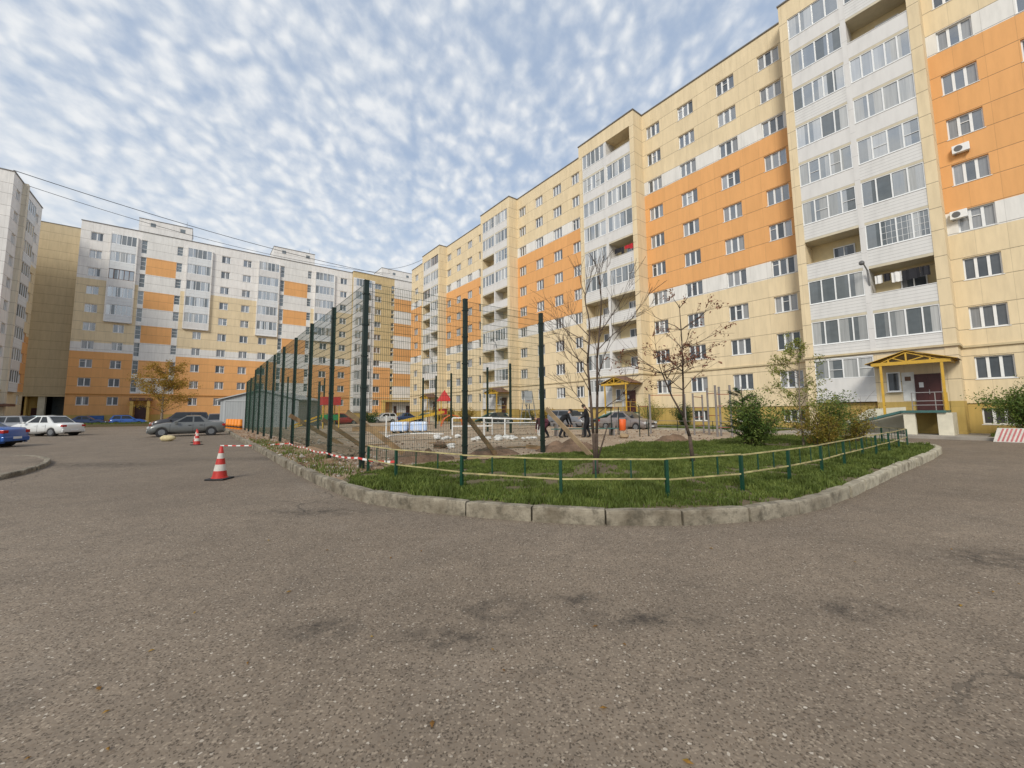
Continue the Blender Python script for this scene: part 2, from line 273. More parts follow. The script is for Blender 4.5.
# ------------------------------------------------------------------ mesh builder
class MB:
    def __init__(s): s.v = []; s.f = []; s.m = []
    def add(s, vs, fs, mi=0):
        o = len(s.v); s.v += [tuple(p) for p in vs]; s.f += [tuple(i+o for i in f) for f in fs]; s.m += [mi]*len(fs)
    def quad(s, a, b, c, d, mi=0): s.add([a, b, c, d], [(0, 1, 2, 3)], mi)
    def box(s, x0, x1, y0, y1, z0, z1, mi=0):
        s.add([(x0, y0, z0), (x1, y0, z0), (x1, y1, z0), (x0, y1, z0), (x0, y0, z1), (x1, y0, z1), (x1, y1, z1), (x0, y1, z1)],
              [(0, 3, 2, 1), (4, 5, 6, 7), (0, 1, 5, 4), (1, 2, 6, 5), (2, 3, 7, 6), (3, 0, 4, 7)], mi)
    def tube(s, p0, p1, r0, r1=None, n=8, mi=0, caps=True):
        p0 = Vector(p0); p1 = Vector(p1); r1 = r0 if r1 is None else r1
        d = (p1-p0)
        if d.length < 1e-6: return
        q = d.to_track_quat('Z', 'Y'); vs = []
        for p, r in ((p0, r0), (p1, r1)):
            for i in range(n):
                a = 2*PI*i/n; vs.append(p + q @ Vector((math.cos(a)*r, math.sin(a)*r, 0)))
        fs = [(i, (i+1) % n, n+(i+1) % n, n+i) for i in range(n)]
        if caps: fs += [tuple(range(n-1, -1, -1)), tuple(range(n, 2*n))]
        s.add(vs, fs, mi)
    def beam(s, p0, p1, w, h, mi=0):
        p0 = Vector(p0); p1 = Vector(p1); q = (p1-p0).to_track_quat('X', 'Z'); L = (p1-p0).length
        vs = [p0 + q @ Vector((x, y, z)) for x in (0, L) for y in (-w/2, w/2) for z in (-h/2, h/2)]
        s.add(vs, [(0, 1, 3, 2), (4, 6, 7, 5), (0, 4, 5, 1), (2, 3, 7, 6), (0, 2, 6, 4), (1, 5, 7, 3)], mi)
    def lathe(s, prof, n=16, mi=0, c=(0, 0, 0)):
        vs = []
        for r, z in prof:
            for i in range(n): a = 2*PI*i/n; vs.append((c[0]+r*math.cos(a), c[1]+r*math.sin(a), c[2]+z))
        fs = []
        for k in range(len(prof)-1):
            for i in range(n): fs.append((k*n+i, k*n+(i+1) % n, (k+1)*n+(i+1) % n, (k+1)*n+i))
        fs += [tuple(range(n-1, -1, -1)), tuple((len(prof)-1)*n+i for i in range(n))]
        s.add(vs, fs, mi)
    def lump(s, c, r, mi=0, jit=.25, sq=(1, 1, 1), n=7, rings=4):
        vs = []; 
        for k in range(1, rings):
            a = PI*k/rings
            for i in range(n):
                b = 2*PI*i/n; j = 1+random.uniform(-jit, jit)
                vs.append((c[0]+r*sq[0]*j*math.sin(a)*math.cos(b), c[1]+r*sq[1]*j*math.sin(a)*math.sin(b), c[2]+r*sq[2]*j*math.cos(a)))
        t = len(vs); vs.append((c[0], c[1], c[2]+r*sq[2])); vs.append((c[0], c[1], c[2]-r*sq[2]))
        fs = []
        for k in range(rings-2):
            for i in range(n): fs.append((k*n+i, (k+1)*n+i, (k+1)*n+(i+1) % n, k*n+(i+1) % n))
        for i in range(n): fs.append((t, i, (i+1) % n)); fs.append((t+1, (rings-2)*n+(i+1) % n, (rings-2)*n+i))
        s.add(vs, fs, mi)
    def mesh(s, name, mats, smooth=False, bevel=0):
        me = bpy.data.meshes.new(name); me.from_pydata(s.v, [], s.f)
        for k in (mats if isinstance(mats, (list, tuple)) else [mats]): me.materials.append(M[k])
        me.polygons.foreach_set('material_index', s.m)
        if smooth: me.polygons.foreach_set('use_smooth', [True]*len(me.polygons))
        me.update(); return me
    def build(s, name, mats, parent=None, smooth=False, loc=None, rz=0, bevel=0):
        o = bpy.data.objects.new(name, s.mesh(name, mats, smooth)); col.objects.link(o)
        if parent: o.parent = parent
        if loc: o.location = loc
        if rz: o.rotation_euler = (0, 0, rz)
        if bevel:
            bv = o.modifiers.new('Bevel', 'BEVEL'); bv.width = bevel; bv.segments = 2; bv.limit_method = 'ANGLE'
        return o
def inst(me, name, parent=None, loc=(0, 0, 0), rz=0):
    o = bpy.data.objects.new(name, me); col.objects.link(o); o.parent = parent; o.location = loc
    if rz: o.rotation_euler = (0, 0, rz)
    return o
def tag(o, label=None, cat=None, group=None, kind=None):
    if label: o['label'] = label
    if cat: o['category'] = cat
    if group: o['group'] = group
    if kind: o['kind'] = kind
    return o
def thing(name, label, cat, loc=(0, 0, 0), rz=0, group=None):
    o = bpy.data.objects.new(name, None); o.empty_display_size = .3; col.objects.link(o)
    o.location = loc; o.rotation_euler = (0, 0, rz); return tag(o, label, cat, group)
def copy_tree(o, parent=None):
    c = o.copy(); col.objects.link(c); c.parent = parent
    for ch in o.children: copy_tree(ch, c)
    return c
def pts_poly(pts, z):
    tris = tessellate_polygon([[Vector((x, y, 0)) for x, y in pts]])
    return [(x, y, z) for x, y in pts], [tuple(t) for t in tris]

# ------------------------------------------------------------------ facades
def facade(mb, x0, x1, z0, z1, holes, matfn, y=0., depth=.2, zc=()):
    xs = sorted({round(v, 4) for v in [x0, x1] + [h[0] for h in holes] + [h[1] for h in holes] if x0-1e-6 <= v <= x1+1e-6})
    zs = sorted({round(v, 4) for v in [z0, z1] + [h[2] for h in holes] + [h[3] for h in holes] + [q for q in zc if z0 < q < z1]})
    for i in range(len(xs)-1):
        for j in range(len(zs)-1):
            xc = (xs[i]+xs[i+1])/2; zz = (zs[j]+zs[j+1])/2
            if any(h[0] < xc < h[1] and h[2] < zz < h[3] for h in holes): continue
            mb.quad((xs[i], y, zs[j]), (xs[i+1], y, zs[j]), (xs[i+1], y, zs[j+1]), (xs[i], y, zs[j+1]), matfn(xc, zz))
    for (a, b, c, d) in holes:
        k = matfn((a+b)/2, (c+d)/2)
        mb.quad((a, y, c), (a, y+depth, c), (a, y+depth, d), (a, y, d), k)
        mb.quad((b, y, c), (b, y, d), (b, y+depth, d), (b, y+depth, c), k)
        mb.quad((a, y, d), (a, y+depth, d), (b, y+depth, d), (b, y, d), k)
        mb.quad((a, y, c), (b, y, c), (b, y+depth, c), (a, y+depth, c), k)
_wc = {}
def window_meshes(w, h, lights, var=0):
    key = (round(w, 2), round(h, 2), lights, var)
    if key in _wc: return _wc[key]
    m = MB(); t = .065
    m.box(0, w, 0, .07, 0, t); m.box(0, w, 0, .07, h-t, h); m.box(0, t, 0, .07, t, h-t); m.box(w-t, w, 0, .07, t, h-t)
    for i in range(1, lights):
        x = w*i/lights; m.box(x-.06, x+.06, -.01, .06, t, h-t)
    if var == 1 and lights > 1:
        x = w/lights; m.box(x+.05, 2*x-.05, .0, .05, h*.62, h*.62+.035)
    if var == 2:
        m.box(t, w/lights-.05, .0, .05, h*.7, h*.7+.035)
    m.box(-.05, w+.05, -.15, .02, -.035, -.003)
    fr = m.mesh('window', 'frame_white')
    g = MB()
    for i in range(lights):
        q = [.045+random.uniform(-.01, .01) for _ in range(3)]; xa, xb = max(t, w*i/lights), min(w-t, w*(i+1)/lights)
        g.quad((xa, q[0], t), (xb, q[1], t), (xb, q[1]+q[2]-q[0], h-t), (xa, q[2], h-t))
    _wc[key] = (fr, g.mesh('pane', 'pane')); return _wc[key]
def add_window(parent, x, z, w, h, lights=3, y=0., var=None, rz=0, lab=None):
    fr, g = window_meshes(w, h, lights, random.choice([0, 3, 4, 5, 1, 2]) if var is None else var)
    o = inst(fr, 'window', parent, (x, y+.12, z)); inst(g, 'pane', o)
    return o
def stuff_windows(parent, lst, lights=3, h=1.2):
    m = MB()
    for (x, z, w, y) in lst:
        t = .065; y1 = y+.12
        m.box(x, x+w, y1, y1+.07, z, z+t); m.box(x, x+w, y1, y1+.07, z+h-t, z+h); m.box(x, x+t, y1, y1+.07, z+t, z+h-t); m.box(x+w-t, x+w, y1, y1+.07, z+t, z+h-t)
        for i in range(1, lights): m.box(x+w*i/lights-.05, x+w*i/lights+.05, y1-.01, y1+.06, z+t, z+h-t)
        m.quad((x, y1+.045, z), (x+w, y1+.045, z), (x+w, y1+.045, z+h), (x, y1+.045, z+h), 1)
    if m.v: tag(m.build('window', ['frame_white', 'pane'], parent), kind='stuff')
def ztop(r): return 4.34 + 2.8*(10-r)

# ---- the long apartment building on the right
def entrance(bld, xl, full=True):
    """porch of a bay: xl = left end (local x) of the entrance half; width about 3"""
    o = MB(); a, b = xl+.05, xl+3.2
    z = 3.98
    o.box(a, b, -3.32, -3.2, z-.06, z+.12, 0); o.box(a, a+.1, -3.2, -1.46, z-.04, z+.1, 0); o.box(b-.1, b, -3.2, -1.46, z-.04, z+.1, 0)
    mx = (a+b)/2 - .1
    for xx, zz in ((mx, .62), (a+.75, .3), (b-.75, .3)): o.box(xx-.035, xx+.035, -3.27, -3.2, z+.12, z+zz, 0)
    o.beam((a+.4, -3.25, z+.1), (mx, -3.25, z+.6), .04, .045, 0); o.beam((b-.4, -3.25, z+.1), (mx, -3.25, z+.6), .04, .045, 0)
    o.beam((a+.9, -3.25, z+.34), (mx, -3.25, z+.1), .04, .05, 0); o.beam((b-.9, -3.25, z+.34), (mx, -3.25, z+.1), .04, .05, 0)
    # hipped sheet roof
    A, B = (a-.25, -3.45, z+.1), (b+.25, -3.45, z+.1); C, Dd = (b+.25, -1.47, z+.1), (a-.25, -1.47, z+.1)
    P, Q = (mx, -3.3, z+.72), (mx, -1.47, z+.85)
    o.quad(A, P, Q, Dd, 1); o.quad(B, C, Q, P, 1)
    A2, B2, C2, D2, P2, Q2 = [(q[0], q[1], q[2]-.03) for q in (A, B, C, Dd, P, Q)]
    o.quad(A2, D2, Q2, P2, 1); o.quad(B2, P2, Q2, C2, 1); o.quad(A, A2, P2, P, 0); o.quad(B, P, P2, B2, 0)
    for k in range(1, 6):
        yy = -3.2 + k*.3; zr = z+.66+.12*k/6
        o.beam((a-.1, yy, z+.08), (mx, yy, zr), .05, .05, 0); o.beam((b+.1, yy, z+.08), (mx, yy, zr), .05, .05, 0)
    o.build('canopy', ['canopy_yellow', 'canopy_sheet'], bld)
    zb = 1.4
    for xx in (a+.35, b-.4):
        p = MB(); p.box(xx, xx+.11, -3.31, -3.2, zb if xx > xl+1 else 1.12, z-.06); p.build('canopy_post', 'canopy_yellow', bld, bevel=.01)
    d = MB(); d.box(xl+1.55, xl+1.6, -1.53, -1.46, zb, 3.45); d.box(xl+2.55, xl+2.6, -1.53, -1.46, zb, 3.45); d.box(xl+1.6, xl+2.55, -1.53, -1.46, 3.4, 3.45)
    d.box(xl+1.6, xl+2.55, -1.5, -1.46, zb, 3.4); d.box(xl+2.05, xl+2.08, -1.515, -1.49, zb, 3.4)
    do = d.build('entrance_door', 'door_maroon', bld)
    s = MB(); s.box(xl+1.72, xl+1.9, -1.51, -1.498, 2.7, 2.98); s.build('notice', 'plate', do)
    s = MB(); s.box(xl+2.1, xl+2.13, -1.56, -1.5, 2.3, 2.55); s.build('handle', 'rail_grey', do)
    s = MB(); s.box(xl+1.15, xl+1.4, -1.475, -1.455, 3.1, 3.35, 0); s.build('house_sign', 'frame_brown', bld)
    # platform with side ramp
    p = MB(); p.box(xl+1.15, b-.35, -3.5, -1.46, zb-.12, zb, 0)
    p.box(xl+1.22, xl+1.68, -3.4, -3.1, 0, zb-.12, 1); p.box(xl+2.5, xl+2.93, -3.4, -3.1, 0, zb-.12, 1)
    p.box(xl+2.93, xl+3.05, -3.4, -1.5, 0, zb-.12, 1)
    p.box(xl+1.2, xl+2.95, -1.75, -1.46, 0, zb-.12, 2)
    p.build('porch_platform', ['ramp_green', 'pillar_cream', 'panel_plinth'], bld)
    if full:
        q = MB(); x1 = xl+1.15
        q.add([(x1, -3.45, zb-.12), (x1, -3.45, zb), (x1-3.4, -3.45, .35), (x1-3.4, -3.45, .2), (x1, -2.2, zb-.12), (x1, -2.2, zb), (x1-3.4, -2.2, .35), (x1-3.4, -2.2, .2)],
              [(0, 1, 2, 3), (4, 7, 6, 5), (1, 5, 6, 2), (0, 3, 7, 4)], 0)
        q.add([(x1, -2.0, 0), (x1, -2.0, 1.6), (x1-1.6, -2.0, 1.5), (x1-3.0, -2.0, .6), (x1-3., -2., 0)], [(0, 1, 2, 3, 4)], 1)
        q.build('ramp', ['ramp_green', 'pillar_cream'], bld)
    r = MB()
    for zz in (.28, .5, .95): r.tube((xl+1.6, -3.4, zb+zz), (b-.4, -3.4, zb+zz), .022, mi=0, n=6)
    for xx in (xl+1.62, xl+2.5, b-.42): r.tube((xx, -3.4, zb), (xx, -3.4, zb+.97), .022, mi=0, n=6)
    r.tube((b-.42, -3.4, zb+.95), (b-.42, -1.7, zb+.95), .022, mi=1, n=6); r.tube((b-.42, -3.4, zb+.5), (b-.42, -1.7, zb+.5), .022, mi=1, n=6)
    for yy in (-3.4, -2.6, -1.7): r.tube((b-.42, yy, zb), (b-.42, yy, zb+.95), .022, mi=1, n=6)
    r.build('railing', ['rail_grey', 'canopy_yellow'], bld)

_bal = {}
def glazing(w, h, n, tone, var):
    key = (round(w, 2), round(h, 2), n, tone, var, random.randint(0, 7))
    if key not in _bal:
        t = .05; m = MB(); m.box(0, w, 0, .06, 0, t); m.box(0, w, 0, .06, h-t, h)
        m.box(0, t, 0, .06, t, h-t); m.box(w-t, w, 0, .06, t, h-t)
        for i in range(1, n): m.box(w*i/n-.035, w*i/n+.035, -.008, .055, t, h-t)
        if var == 1:
            for i in range(n):
                if i % 2: m.box(w*i/n+.035, w*(i+1)/n-.035, .0, .04, h*.45, h*.45+.03)
        if var == 2:
            for i in range(1, n):
                for k in (1, 2): m.box(w*(i+k/3)/n-.008, w*(i+k/3)/n+.008, .03, .05, t, h-t)
                for k in (1, 2, 3): m.box(w*i/n+.035, w*(i+1)/n-.035, .03, .05, h*k/4-.008, h*k/4+.008)
        g = MB()
        for i in range(n):
            q = [.045+random.uniform(-.009, .009) for _ in range(3)]
            g.quad((w*i/n, q[0], t), (w*(i+1)/n, q[1], t), (w*(i+1)/n, q[1]+q[2]-q[0], h-t), (w*i/n, q[2], h-t))
        _bal[key] = (m.mesh('glazing_frame', tone), g.mesh('glazing', 'loggia_glass'))
    return _bal[key]

def long_building():
    B = thing('apartment_building', 'long yellow and orange panel block with four white balcony stacks and gabled porches', 'apartment building', W(0, 33.9)+(0,), ROT_R)
    bays = [(2.4, 9.4), (22.1, 29.35), (42.3, 49.4), (62.65, 69.6)]         # u ranges
    cols = [(1.95, .55), (-1.0, -2.4), (-4.6, -6.0), (-8., -9.4), (-11.4, -12.8),
            (11.5, 10.0), (14.8, 13.3), (18.35, 16.85), (21.65, 20.2),
            (31.9, 30.45), (35.15, 33.65), (38.5, 37.05), (41.9, 40.45),
            (52.2, 50.75), (55.55, 54.1), (59.15, 57.7), (62.45, 61.0), (72.9, 71.4), (76.1, 74.55)]
    X0, X1 = -77.7, 14.5; H = 31.15
    holes = []; wins = []
    for (ua, ub) in cols:
        for r in range(1, 11):
            z1 = ztop(r); holes.append((-ua, -ub, z1-1.25, z1)); wins.append((-ua, z1-1.25, ua-ub, r, ua))
    base = []
    for (ua, ub) in cols:
        if ua < 42 and ua != 21.65: base.append((-ua+.05, -ub-.1, .62, 1.5))
    def mf(x, z):
        if z < 1.77: return 3
        if z > 23.93+.04: return 0
        if 22.62 < z: return 2
        if 12.76 < z: return 1
        if 11.42 < z: return 2
        return 0
    mb = MB()
    segs = []; last = -14.5
    for a, b in bays: segs.append((last, a)); last = b
    segs.append((last, 77.7))
    for ua, ub in segs:
        hs = [h for h in holes if -ub-.01 <= h[0] and h[1] <= -ua+.01]
        hb = [h for h in base if -ub-.01 <= h[0] and h[1] <= -ua+.01]
        facade(mb, -ub, -ua, 1.77, H, hs, mf, 0., .2, (23.97, 22.62, 12.8, 11.42))
        facade(mb, -ub, -ua, 0, 1.77, hb, lambda x, z: 3, .06, .2)
        mb.quad((-ub, 0, 1.77), (-ua, 0, 1.77), (-ua, .06, 1.77), (-ub, .06, 1.77), 0)
    mb.box(X0+.02, X1-.02, .23, 12, 0, H-.1, 4)
    mb.quad((X0, 0, 0), (X0, 12.2, 0), (X0, 12.2, H), (X0, 0, H), 0); mb.quad((X1, 0, 0), (X1, 12.2, 0), (X1, 12.2, H), (X1, 0, H), 0)
    mb.quad((X0, 12.2, 0), (X1, 12.2, 0), (X1, 12.2, H), (X0, 12.2, H), 0)
    wall = mb.build('wall', ['panel_yellow', 'panel_orange', 'panel_white', 'panel_plinth', 'body_dark'], B)
    # cornice / roof edge
    c = MB()
    for ua, ub in segs: c.box(-ub, -ua, -.1, -.003, 4.86, 4.98)
    for a, b in bays: c.box(-b-.08, -a+.08, -1.56, -1.453, 4.9, 5.02); c.box(-a+.003, -a+.1, -1.45, -.1, 4.9, 5.02)
    c.build('string_course', 'cornice', B)
    c = MB(); c.box(X0-.05, X1+.05, .05, 12.25, H, H+.05)
    for ua, ub in segs: c.box(-ub, -ua, -.07, .05, H, H+.09)
    for a, b in bays: c.box(-b-.06, -a+.06, -1.52, .05, H+.003, H+.1)
    c.build('roof', 'roof_edge', B)
    # windows
    wins.sort(key=lambda w: abs(w[4]-3) if w[4] > -5 else 200+abs(w[4]))
    n = 0; rest = []
    for (x, z, w, r, u) in wins:
        if n < 100: add_window(B, x, z, w, 1.25, 3 if u < 70 else 2); n += 1
        else: rest.append((x, z, w, 0))
    stuff_windows(B, rest, 3, 1.25)
    for (a, b, z0, z1) in base[:9]:
        fr, g = window_meshes(b-a, z1-z0, 3, 0); o = inst(fr, 'basement_window', B, (a, .2, z0)); inst(g, 'pane', o)
    bm = MB()
    for (a, b, z0, z1) in base[9:]: bm.quad((a, .22, z0), (b, .22, z0), (b, .22, z1), (a, .22, z1))
    # bays
    GL = [
        {'L': '1111110110', 'R': '1011111010'},
        {'L': '1111110010', 'R': '0111010000'},
        {'L': '1101001000', 'R': '1111001010'},
        {'L': '1110010100', 'R': '1111100110'}]
    trims = MB()
    for bi, (a, b) in enumerate(bays):
        x0, x1 = -b, -a; F = -1.45
        s = MB()   # piers, side walls, slabs, back walls
        wl, wr = .5, .5
        xm = x0 + (b-a)*.485
        s.box(x0, x0+wl, F, 0, 0, H, 0); s.box(x1-wr, x1, F, 0, 1.9, H, 0); s.box(x1-wr, x1+.001, F-.02, 0, 0, 1.9, 3)
        s.box(x0+wl, x1-wr, F, 0, 29.74, H, 0)
        s.box(xm, xm+.28, F+.02, 0, 5., 29.74, 4)
        s.quad((x0+wl, -.003, 5), (x1-wr, -.003, 5), (x1-wr, -.003, 29.74), (x0+wl, -.003, 29.74), 1)
        for r in range(1, 10):
            zt = ztop(r)+.2
            if r > 1: s.box(x0+wl, x1-wr, F+.03, 0, zt, zt+.16, 2)
        s.box(x0+wl, x1-wr, F+.01, 0, 4.75, 4.95, 2)
        # ground floor of the bay
        s.box(x0+wl, xm+.1, F+.25, 0, 0, 1.9, 3)
        s.box(xm+.1, x1-wr, F+.02, 0, 1.9, 4.75, 0); s.box(xm+.1, x1-wr, F+.02, 0, 0, 1.9, 3)
        s.build('bay', ['panel_yellow', 'bay_inside', 'bay_ceiling', 'panel_plinth', 'siding_plain'], B)
        for side in 'LR':
            xa, xb = (x0+wl, xm) if side == 'L' else (xm+.28, x1-wr)
            w = xb-xa
            for r in range(1, 10):
                zt = ztop(r)+.2; zp = ztop(r)-1.42; zb = ztop(r+1)+.36 if r < 9 else 5.0
                p = MB(); p.box(0, w, 0, .08, 0, zp-zb); 
                near = bi == 0 and r >= 6
                bal = p.build('balcony', 'siding' if (near or random.random() < .3) else 'siding_plain', B, loc=(xa, F+.03, zb))
                cap = MB(); cap.box(-.01, w+.01, -.025, .1, zp-zb+.001, zp-zb+.035); cap.build('rail', 'frame_white', bal)
                if GL[bi][side][r-1] == '1':
                    tone = 'frame_brown' if random.random() < .08 else 'frame_white'
                    var = 2 if (bi, side, r) == (0, 'R', 7) else (1 if random.random() < .3 else 0)
                    fr, g = glazing(w, zt-zp-.04, 4 if random.random() < .8 else 5, tone, var)
                    inst(fr, 'glazing_frame', bal, (0, .01, zp-zb+.036)); inst(g, 'glazing', bal, (0, .01, zp-zb+.036))
                else:
                    m = MB(); xx = w*.42; ww = 1.15; z0 = zp-zb-.2; y0 = -F-.03-.12
                    for q0, q1 in ((xx, xx+.06), (xx+ww*.5-.03, xx+ww*.5+.03), (xx+ww-.06, xx+ww)): m.box(q0, q1, y0, y0+.1, z0-.8, z0+1.25, 0)
                    m.box(xx, xx+ww, y0, y0+.1, z0+1.25, z0+1.32, 0); m.quad((xx, y0+.05, z0-.8), (xx+ww, y0+.05, z0-.8), (xx+ww, y0+.05, z0+1.25), (xx, y0+.05, z0+1.25), 1)
                    m.build('balcony_door', ['frame_white', 'pane'], bal)
        # ground floor left loggia: white panels and glazing
        w = xm-x0-wl+.1
        g0 = MB(); g0.box(0, w, 0, .1, 0, 1.15); g0.box(-.02, w, -.05, .2, -.35, -.003); bal = g0.build('balcony', 'siding_plain', B, loc=(x0+wl, F+.02, 2.3))
        fr, g = glazing(w, 1.25, 4, 'frame_white', 1); inst(fr, 'glazing_frame', bal, (0, .01, 1.16)); inst(g, 'glazing', bal, (0, .01, 1.16))
        t = MB(); t.box(0, w, -.02, .1, 2.42, 2.5); t.build('rail', 'frame_white', bal)
        add_window(B, xm+.62, 2.5, .6, 1.15, 1, F-.165, 0)
        wp = MB(); wp.box(xm+1.27, xm+1.80, F-.003, F+.01, 1.95, 3.6); wp.build('white_wall_patch', 'white_paint', B)
        entrance(B, xm+.25, True)
    # air conditioners on the near right section
    for (x, z, y) in ((-1.95, 16.05, -.02), (-2.32, 12.25, -.02)):
        x += .1; m = MB(); m.box(x, x+.68, y-.28, y-.04, z, z+.46, 0); ac = m.build('air_conditioner', ['frame_white'], B, bevel=.02)
        f = MB(); f.tube((x+.25, y-.29, z+.23), (x+.25, y-.278, z+.23), .17, n=20, mi=0); f.build('fan_grille', 'lamp_head', ac)
        f = MB(); f.box(x+.1, x+.14, y-.3, y, z-.05, z-.005); f.box(x+.6, x+.64, y-.3, y, z-.05, z-.005); f.build('bracket', 'metal_grey', ac)
    for u in (5.75, 45.3, 65.):
        m = MB(); z = 9.1 if u < 10 else 10.2
        m.tube((-u, -1.42, z), (-u, -1.7, z+.9), .05, n=8); m.tube((-u, -1.7, z+.9), (-u-.1, -2.2, z+1.35), .04, n=8)
        l = m.build('wall_lamp', 'metal_grey', B)
        h = MB(); h.lathe([(.03, .07), (.09, .04), (.14, -.03), (.14, -.14), (.08, -.2)], 14, 0, (-u-.12, -2.3, z+1.35)); h.build('lamp_shade', 'lamp_head', l)
    v = MB()
    for u in (0, 13, 33, 53, 72): v.box(-u-.6, -u+.6, 4, 5.2, H+.05, H+1.)
    v.build('roof_vent', 'panel_beige', B)
    return B
long_building()

# ---- the facing building at the end of the yard
def end_building():
    B = thing('apartment_building', 'white, yellow and orange block across the end of the yard behind the grey garage', 'apartment building', W(86.2, 0)+(0,), ROT_L)
    X0, X1, H = -15.45, 24.35, 31.05
    def mf(x, z):
        centre = (-8.85 < x < -3.2) or (10.9 < x < 16.7)
        if z < 1.6: return 4
        if centre and z > 4.9:
            inner = (-7.85 < x < -4.15) or (11.85 < x < 15.8)
            if inner:
                k = int((29.75-z)//2.8)
                return 1 if (k % 2 == 1 and z < 27.2) else 5
            return 5
        if z > 22.2: return 2
        if z > 12.5: return 0
        if z > 11.1: return 5
        return 1
    col2 = [(-14.35, 1.35, range(1, 11)), (-11.1, 1.25, range(6, 11)), (-1.45, 1.15, range(6, 11)), (1.95, 1.25, range(1, 11)), (5.15, 1.25, range(1, 11)),
            (8.0, 1.3, range(6, 11)), (18.4, 1.3, range(6, 11)), (22.0, 1.3, range(1, 11))]
    st = [(-8.6, .7), (-4.15, .75), (11.1, .68), (15.82, .7)]
    logg = [(-12.05, 2.9, 5), (-2.7, 3.2, 5), (7.6, 3.2, 5), (17.25, 3.45, 5)]
    holes = []; wins = []
    for x, w, rr in col2:
        for r in rr: z = ztop(r)-.02; holes.append((x, x+w, z-1.25, z)); wins.append((x, z-1.25, w))
    stw = []
    for k, (x, w) in enumerate(st):
        for r in range(1, 10):
            z = 29.72-2.8*(r-1); h = 2.2 if k % 2 == 0 else 1.55
            holes.append((x, x+w, z-h, z)); stw.append((x, z-h, w, h))
    mb = MB()
    facade(mb, X0, X1, 0, H, holes, mf, 0, .2, (1.6, 4.9, 11.1, 12.5, 22.2)+tuple(29.75-2.8*k for k in range(0, 10)))
    mb.box(X0+.02, X1-.02, .23, 12, 0, H-.1, 3); mb.quad((X0, 0, 0), (X0, 12, 0), (X0, 12, H), (X0, 0, H), 2)
    mb.quad((X0, 12, 0), (X1, 12, 0), (X1, 12, H), (X0, 12, H), 2)
    mb.build('wall', ['panel_yellow', 'panel_orange', 'panel_grey_white', 'body_dark', 'panel_plinth', 'panel_white'], B)
    c = MB(); c.box(X0, X1, -.1, -.003, 4.62, 4.76); c.build('string_course', 'cornice_orange', B)
    c = MB(); c.box(X0-.06, X1+.03, -.08, 12.1, H, H+.09); c.build('roof', 'roof_edge', B)
    for (a, b) in ((-9.2, -2.4), (9.9, 17.1)):
        c = MB(); c.box(a, b, .8, 6, H+.09, 33.55, 0); c.box(a-.05, b+.05, .74, 6.05, 33.55, 33.63, 1)
        for xx in (a+1.4, b-1.6): c.box(xx, xx+.65, .77, .81, 32.5, 33.1, 2)
        c.tube((b-.8, 2, 33.6), (b-.8, 2, 35), .02, n=5, mi=1); c.box(b-1.4, b-.7, 2, 2.6, 33.6, 33.9, 1)
        c.build('stair_tower', ['panel_grey_white', 'roof_edge', 'stair_glass'], B)
    for (x, z, w) in wins: add_window(B, x, z, w, 1.25, 2)
    m = MB()
    mcount = 0
    for (x, z, w, h) in stw:
        m = MB(); m.box(0, w, 0, .05, 0, .06); m.box(0, w, 0, .05, h-.06, h); m.box(0, .05, 0, .05, 0, h); m.box(w-.05, w, 0, .05, 0, h)
        m.box(0, w, 0, .05, h*.33, h*.33+.05); m.box(0, w, 0, .05, h*.66, h*.66+.05); m.quad((0, .04, 0), (w, .04, 0), (w, .04, h), (0, .04, h), 1)
        m.build('stair_window', ['frame_white', 'stair_glass'], B, loc=(x, .12, z))
    for k, (x, w, n) in enumerate(logg):
        e = MB(); e.box(x-.15, x-.003, -.35, -.002, 16.0, 29.9, 0); e.box(x+w+.003, x+w+.15, -.35, -.002, 16.0, 29.9, 0); e.box(x-.15, x+w+.15, -.35, -.002, 15.85, 15.995, 0)
        e.build('balcony_frame', ['panel_grey_white'], B)
        for r in range(1, n+1):
            zt = ztop(r)+.25; zp = ztop(r)-1.35; zb = ztop(r+1)+.25
            p = MB(); p.box(0, w, 0, .3, 0, zp-zb)
            bal = p.build('balcony', 'siding_blue' if (r + k) % 3 else 'siding_plain', B, loc=(x, -.32, zb))
            ob = (k == 3 and r == 2) or (k == 0 and r == 3)
            tone = 'frame_brown' if k == 0 and r == 3 else 'frame_white'
            fr, g = glazing(w, zt-zp-.02, 5, tone, 0); inst(fr, 'glazing_frame', bal, (0, .03, zp-zb+.01)); inst(g, 'glazing', bal, (0, .03, zp-zb+.01))
    for x in (-8.45, 11.4):
        m = MB(); m.box(x, x+2.6, -1.6, -.05, 3.75, 4.2); m.build('canopy', 'canopy_sheet', B)
        m = MB(); m.box(x+.6, x+1.95, -.06, -.004, .9, 3.0); m.build('entrance_door', 'door_maroon', B)
        m = MB(); m.box(x+.1, x+.5, -1.5, -.05, 0, 3.7); m.box(x+2.05, x+2.4, -1.5, -.05, 0, 3.7); m.build('porch_wall', 'panel_ochre', B)
    # blue boarded niches in the plinth
    for x0, x1 in ((-13.2, -11.2), (-9.9, -8.9)):
        m = MB(); m.box(x0, x1, -.5, -.01, 0, 1.5); m.build('blue_shutter', 'box_blue', B)
end_building()

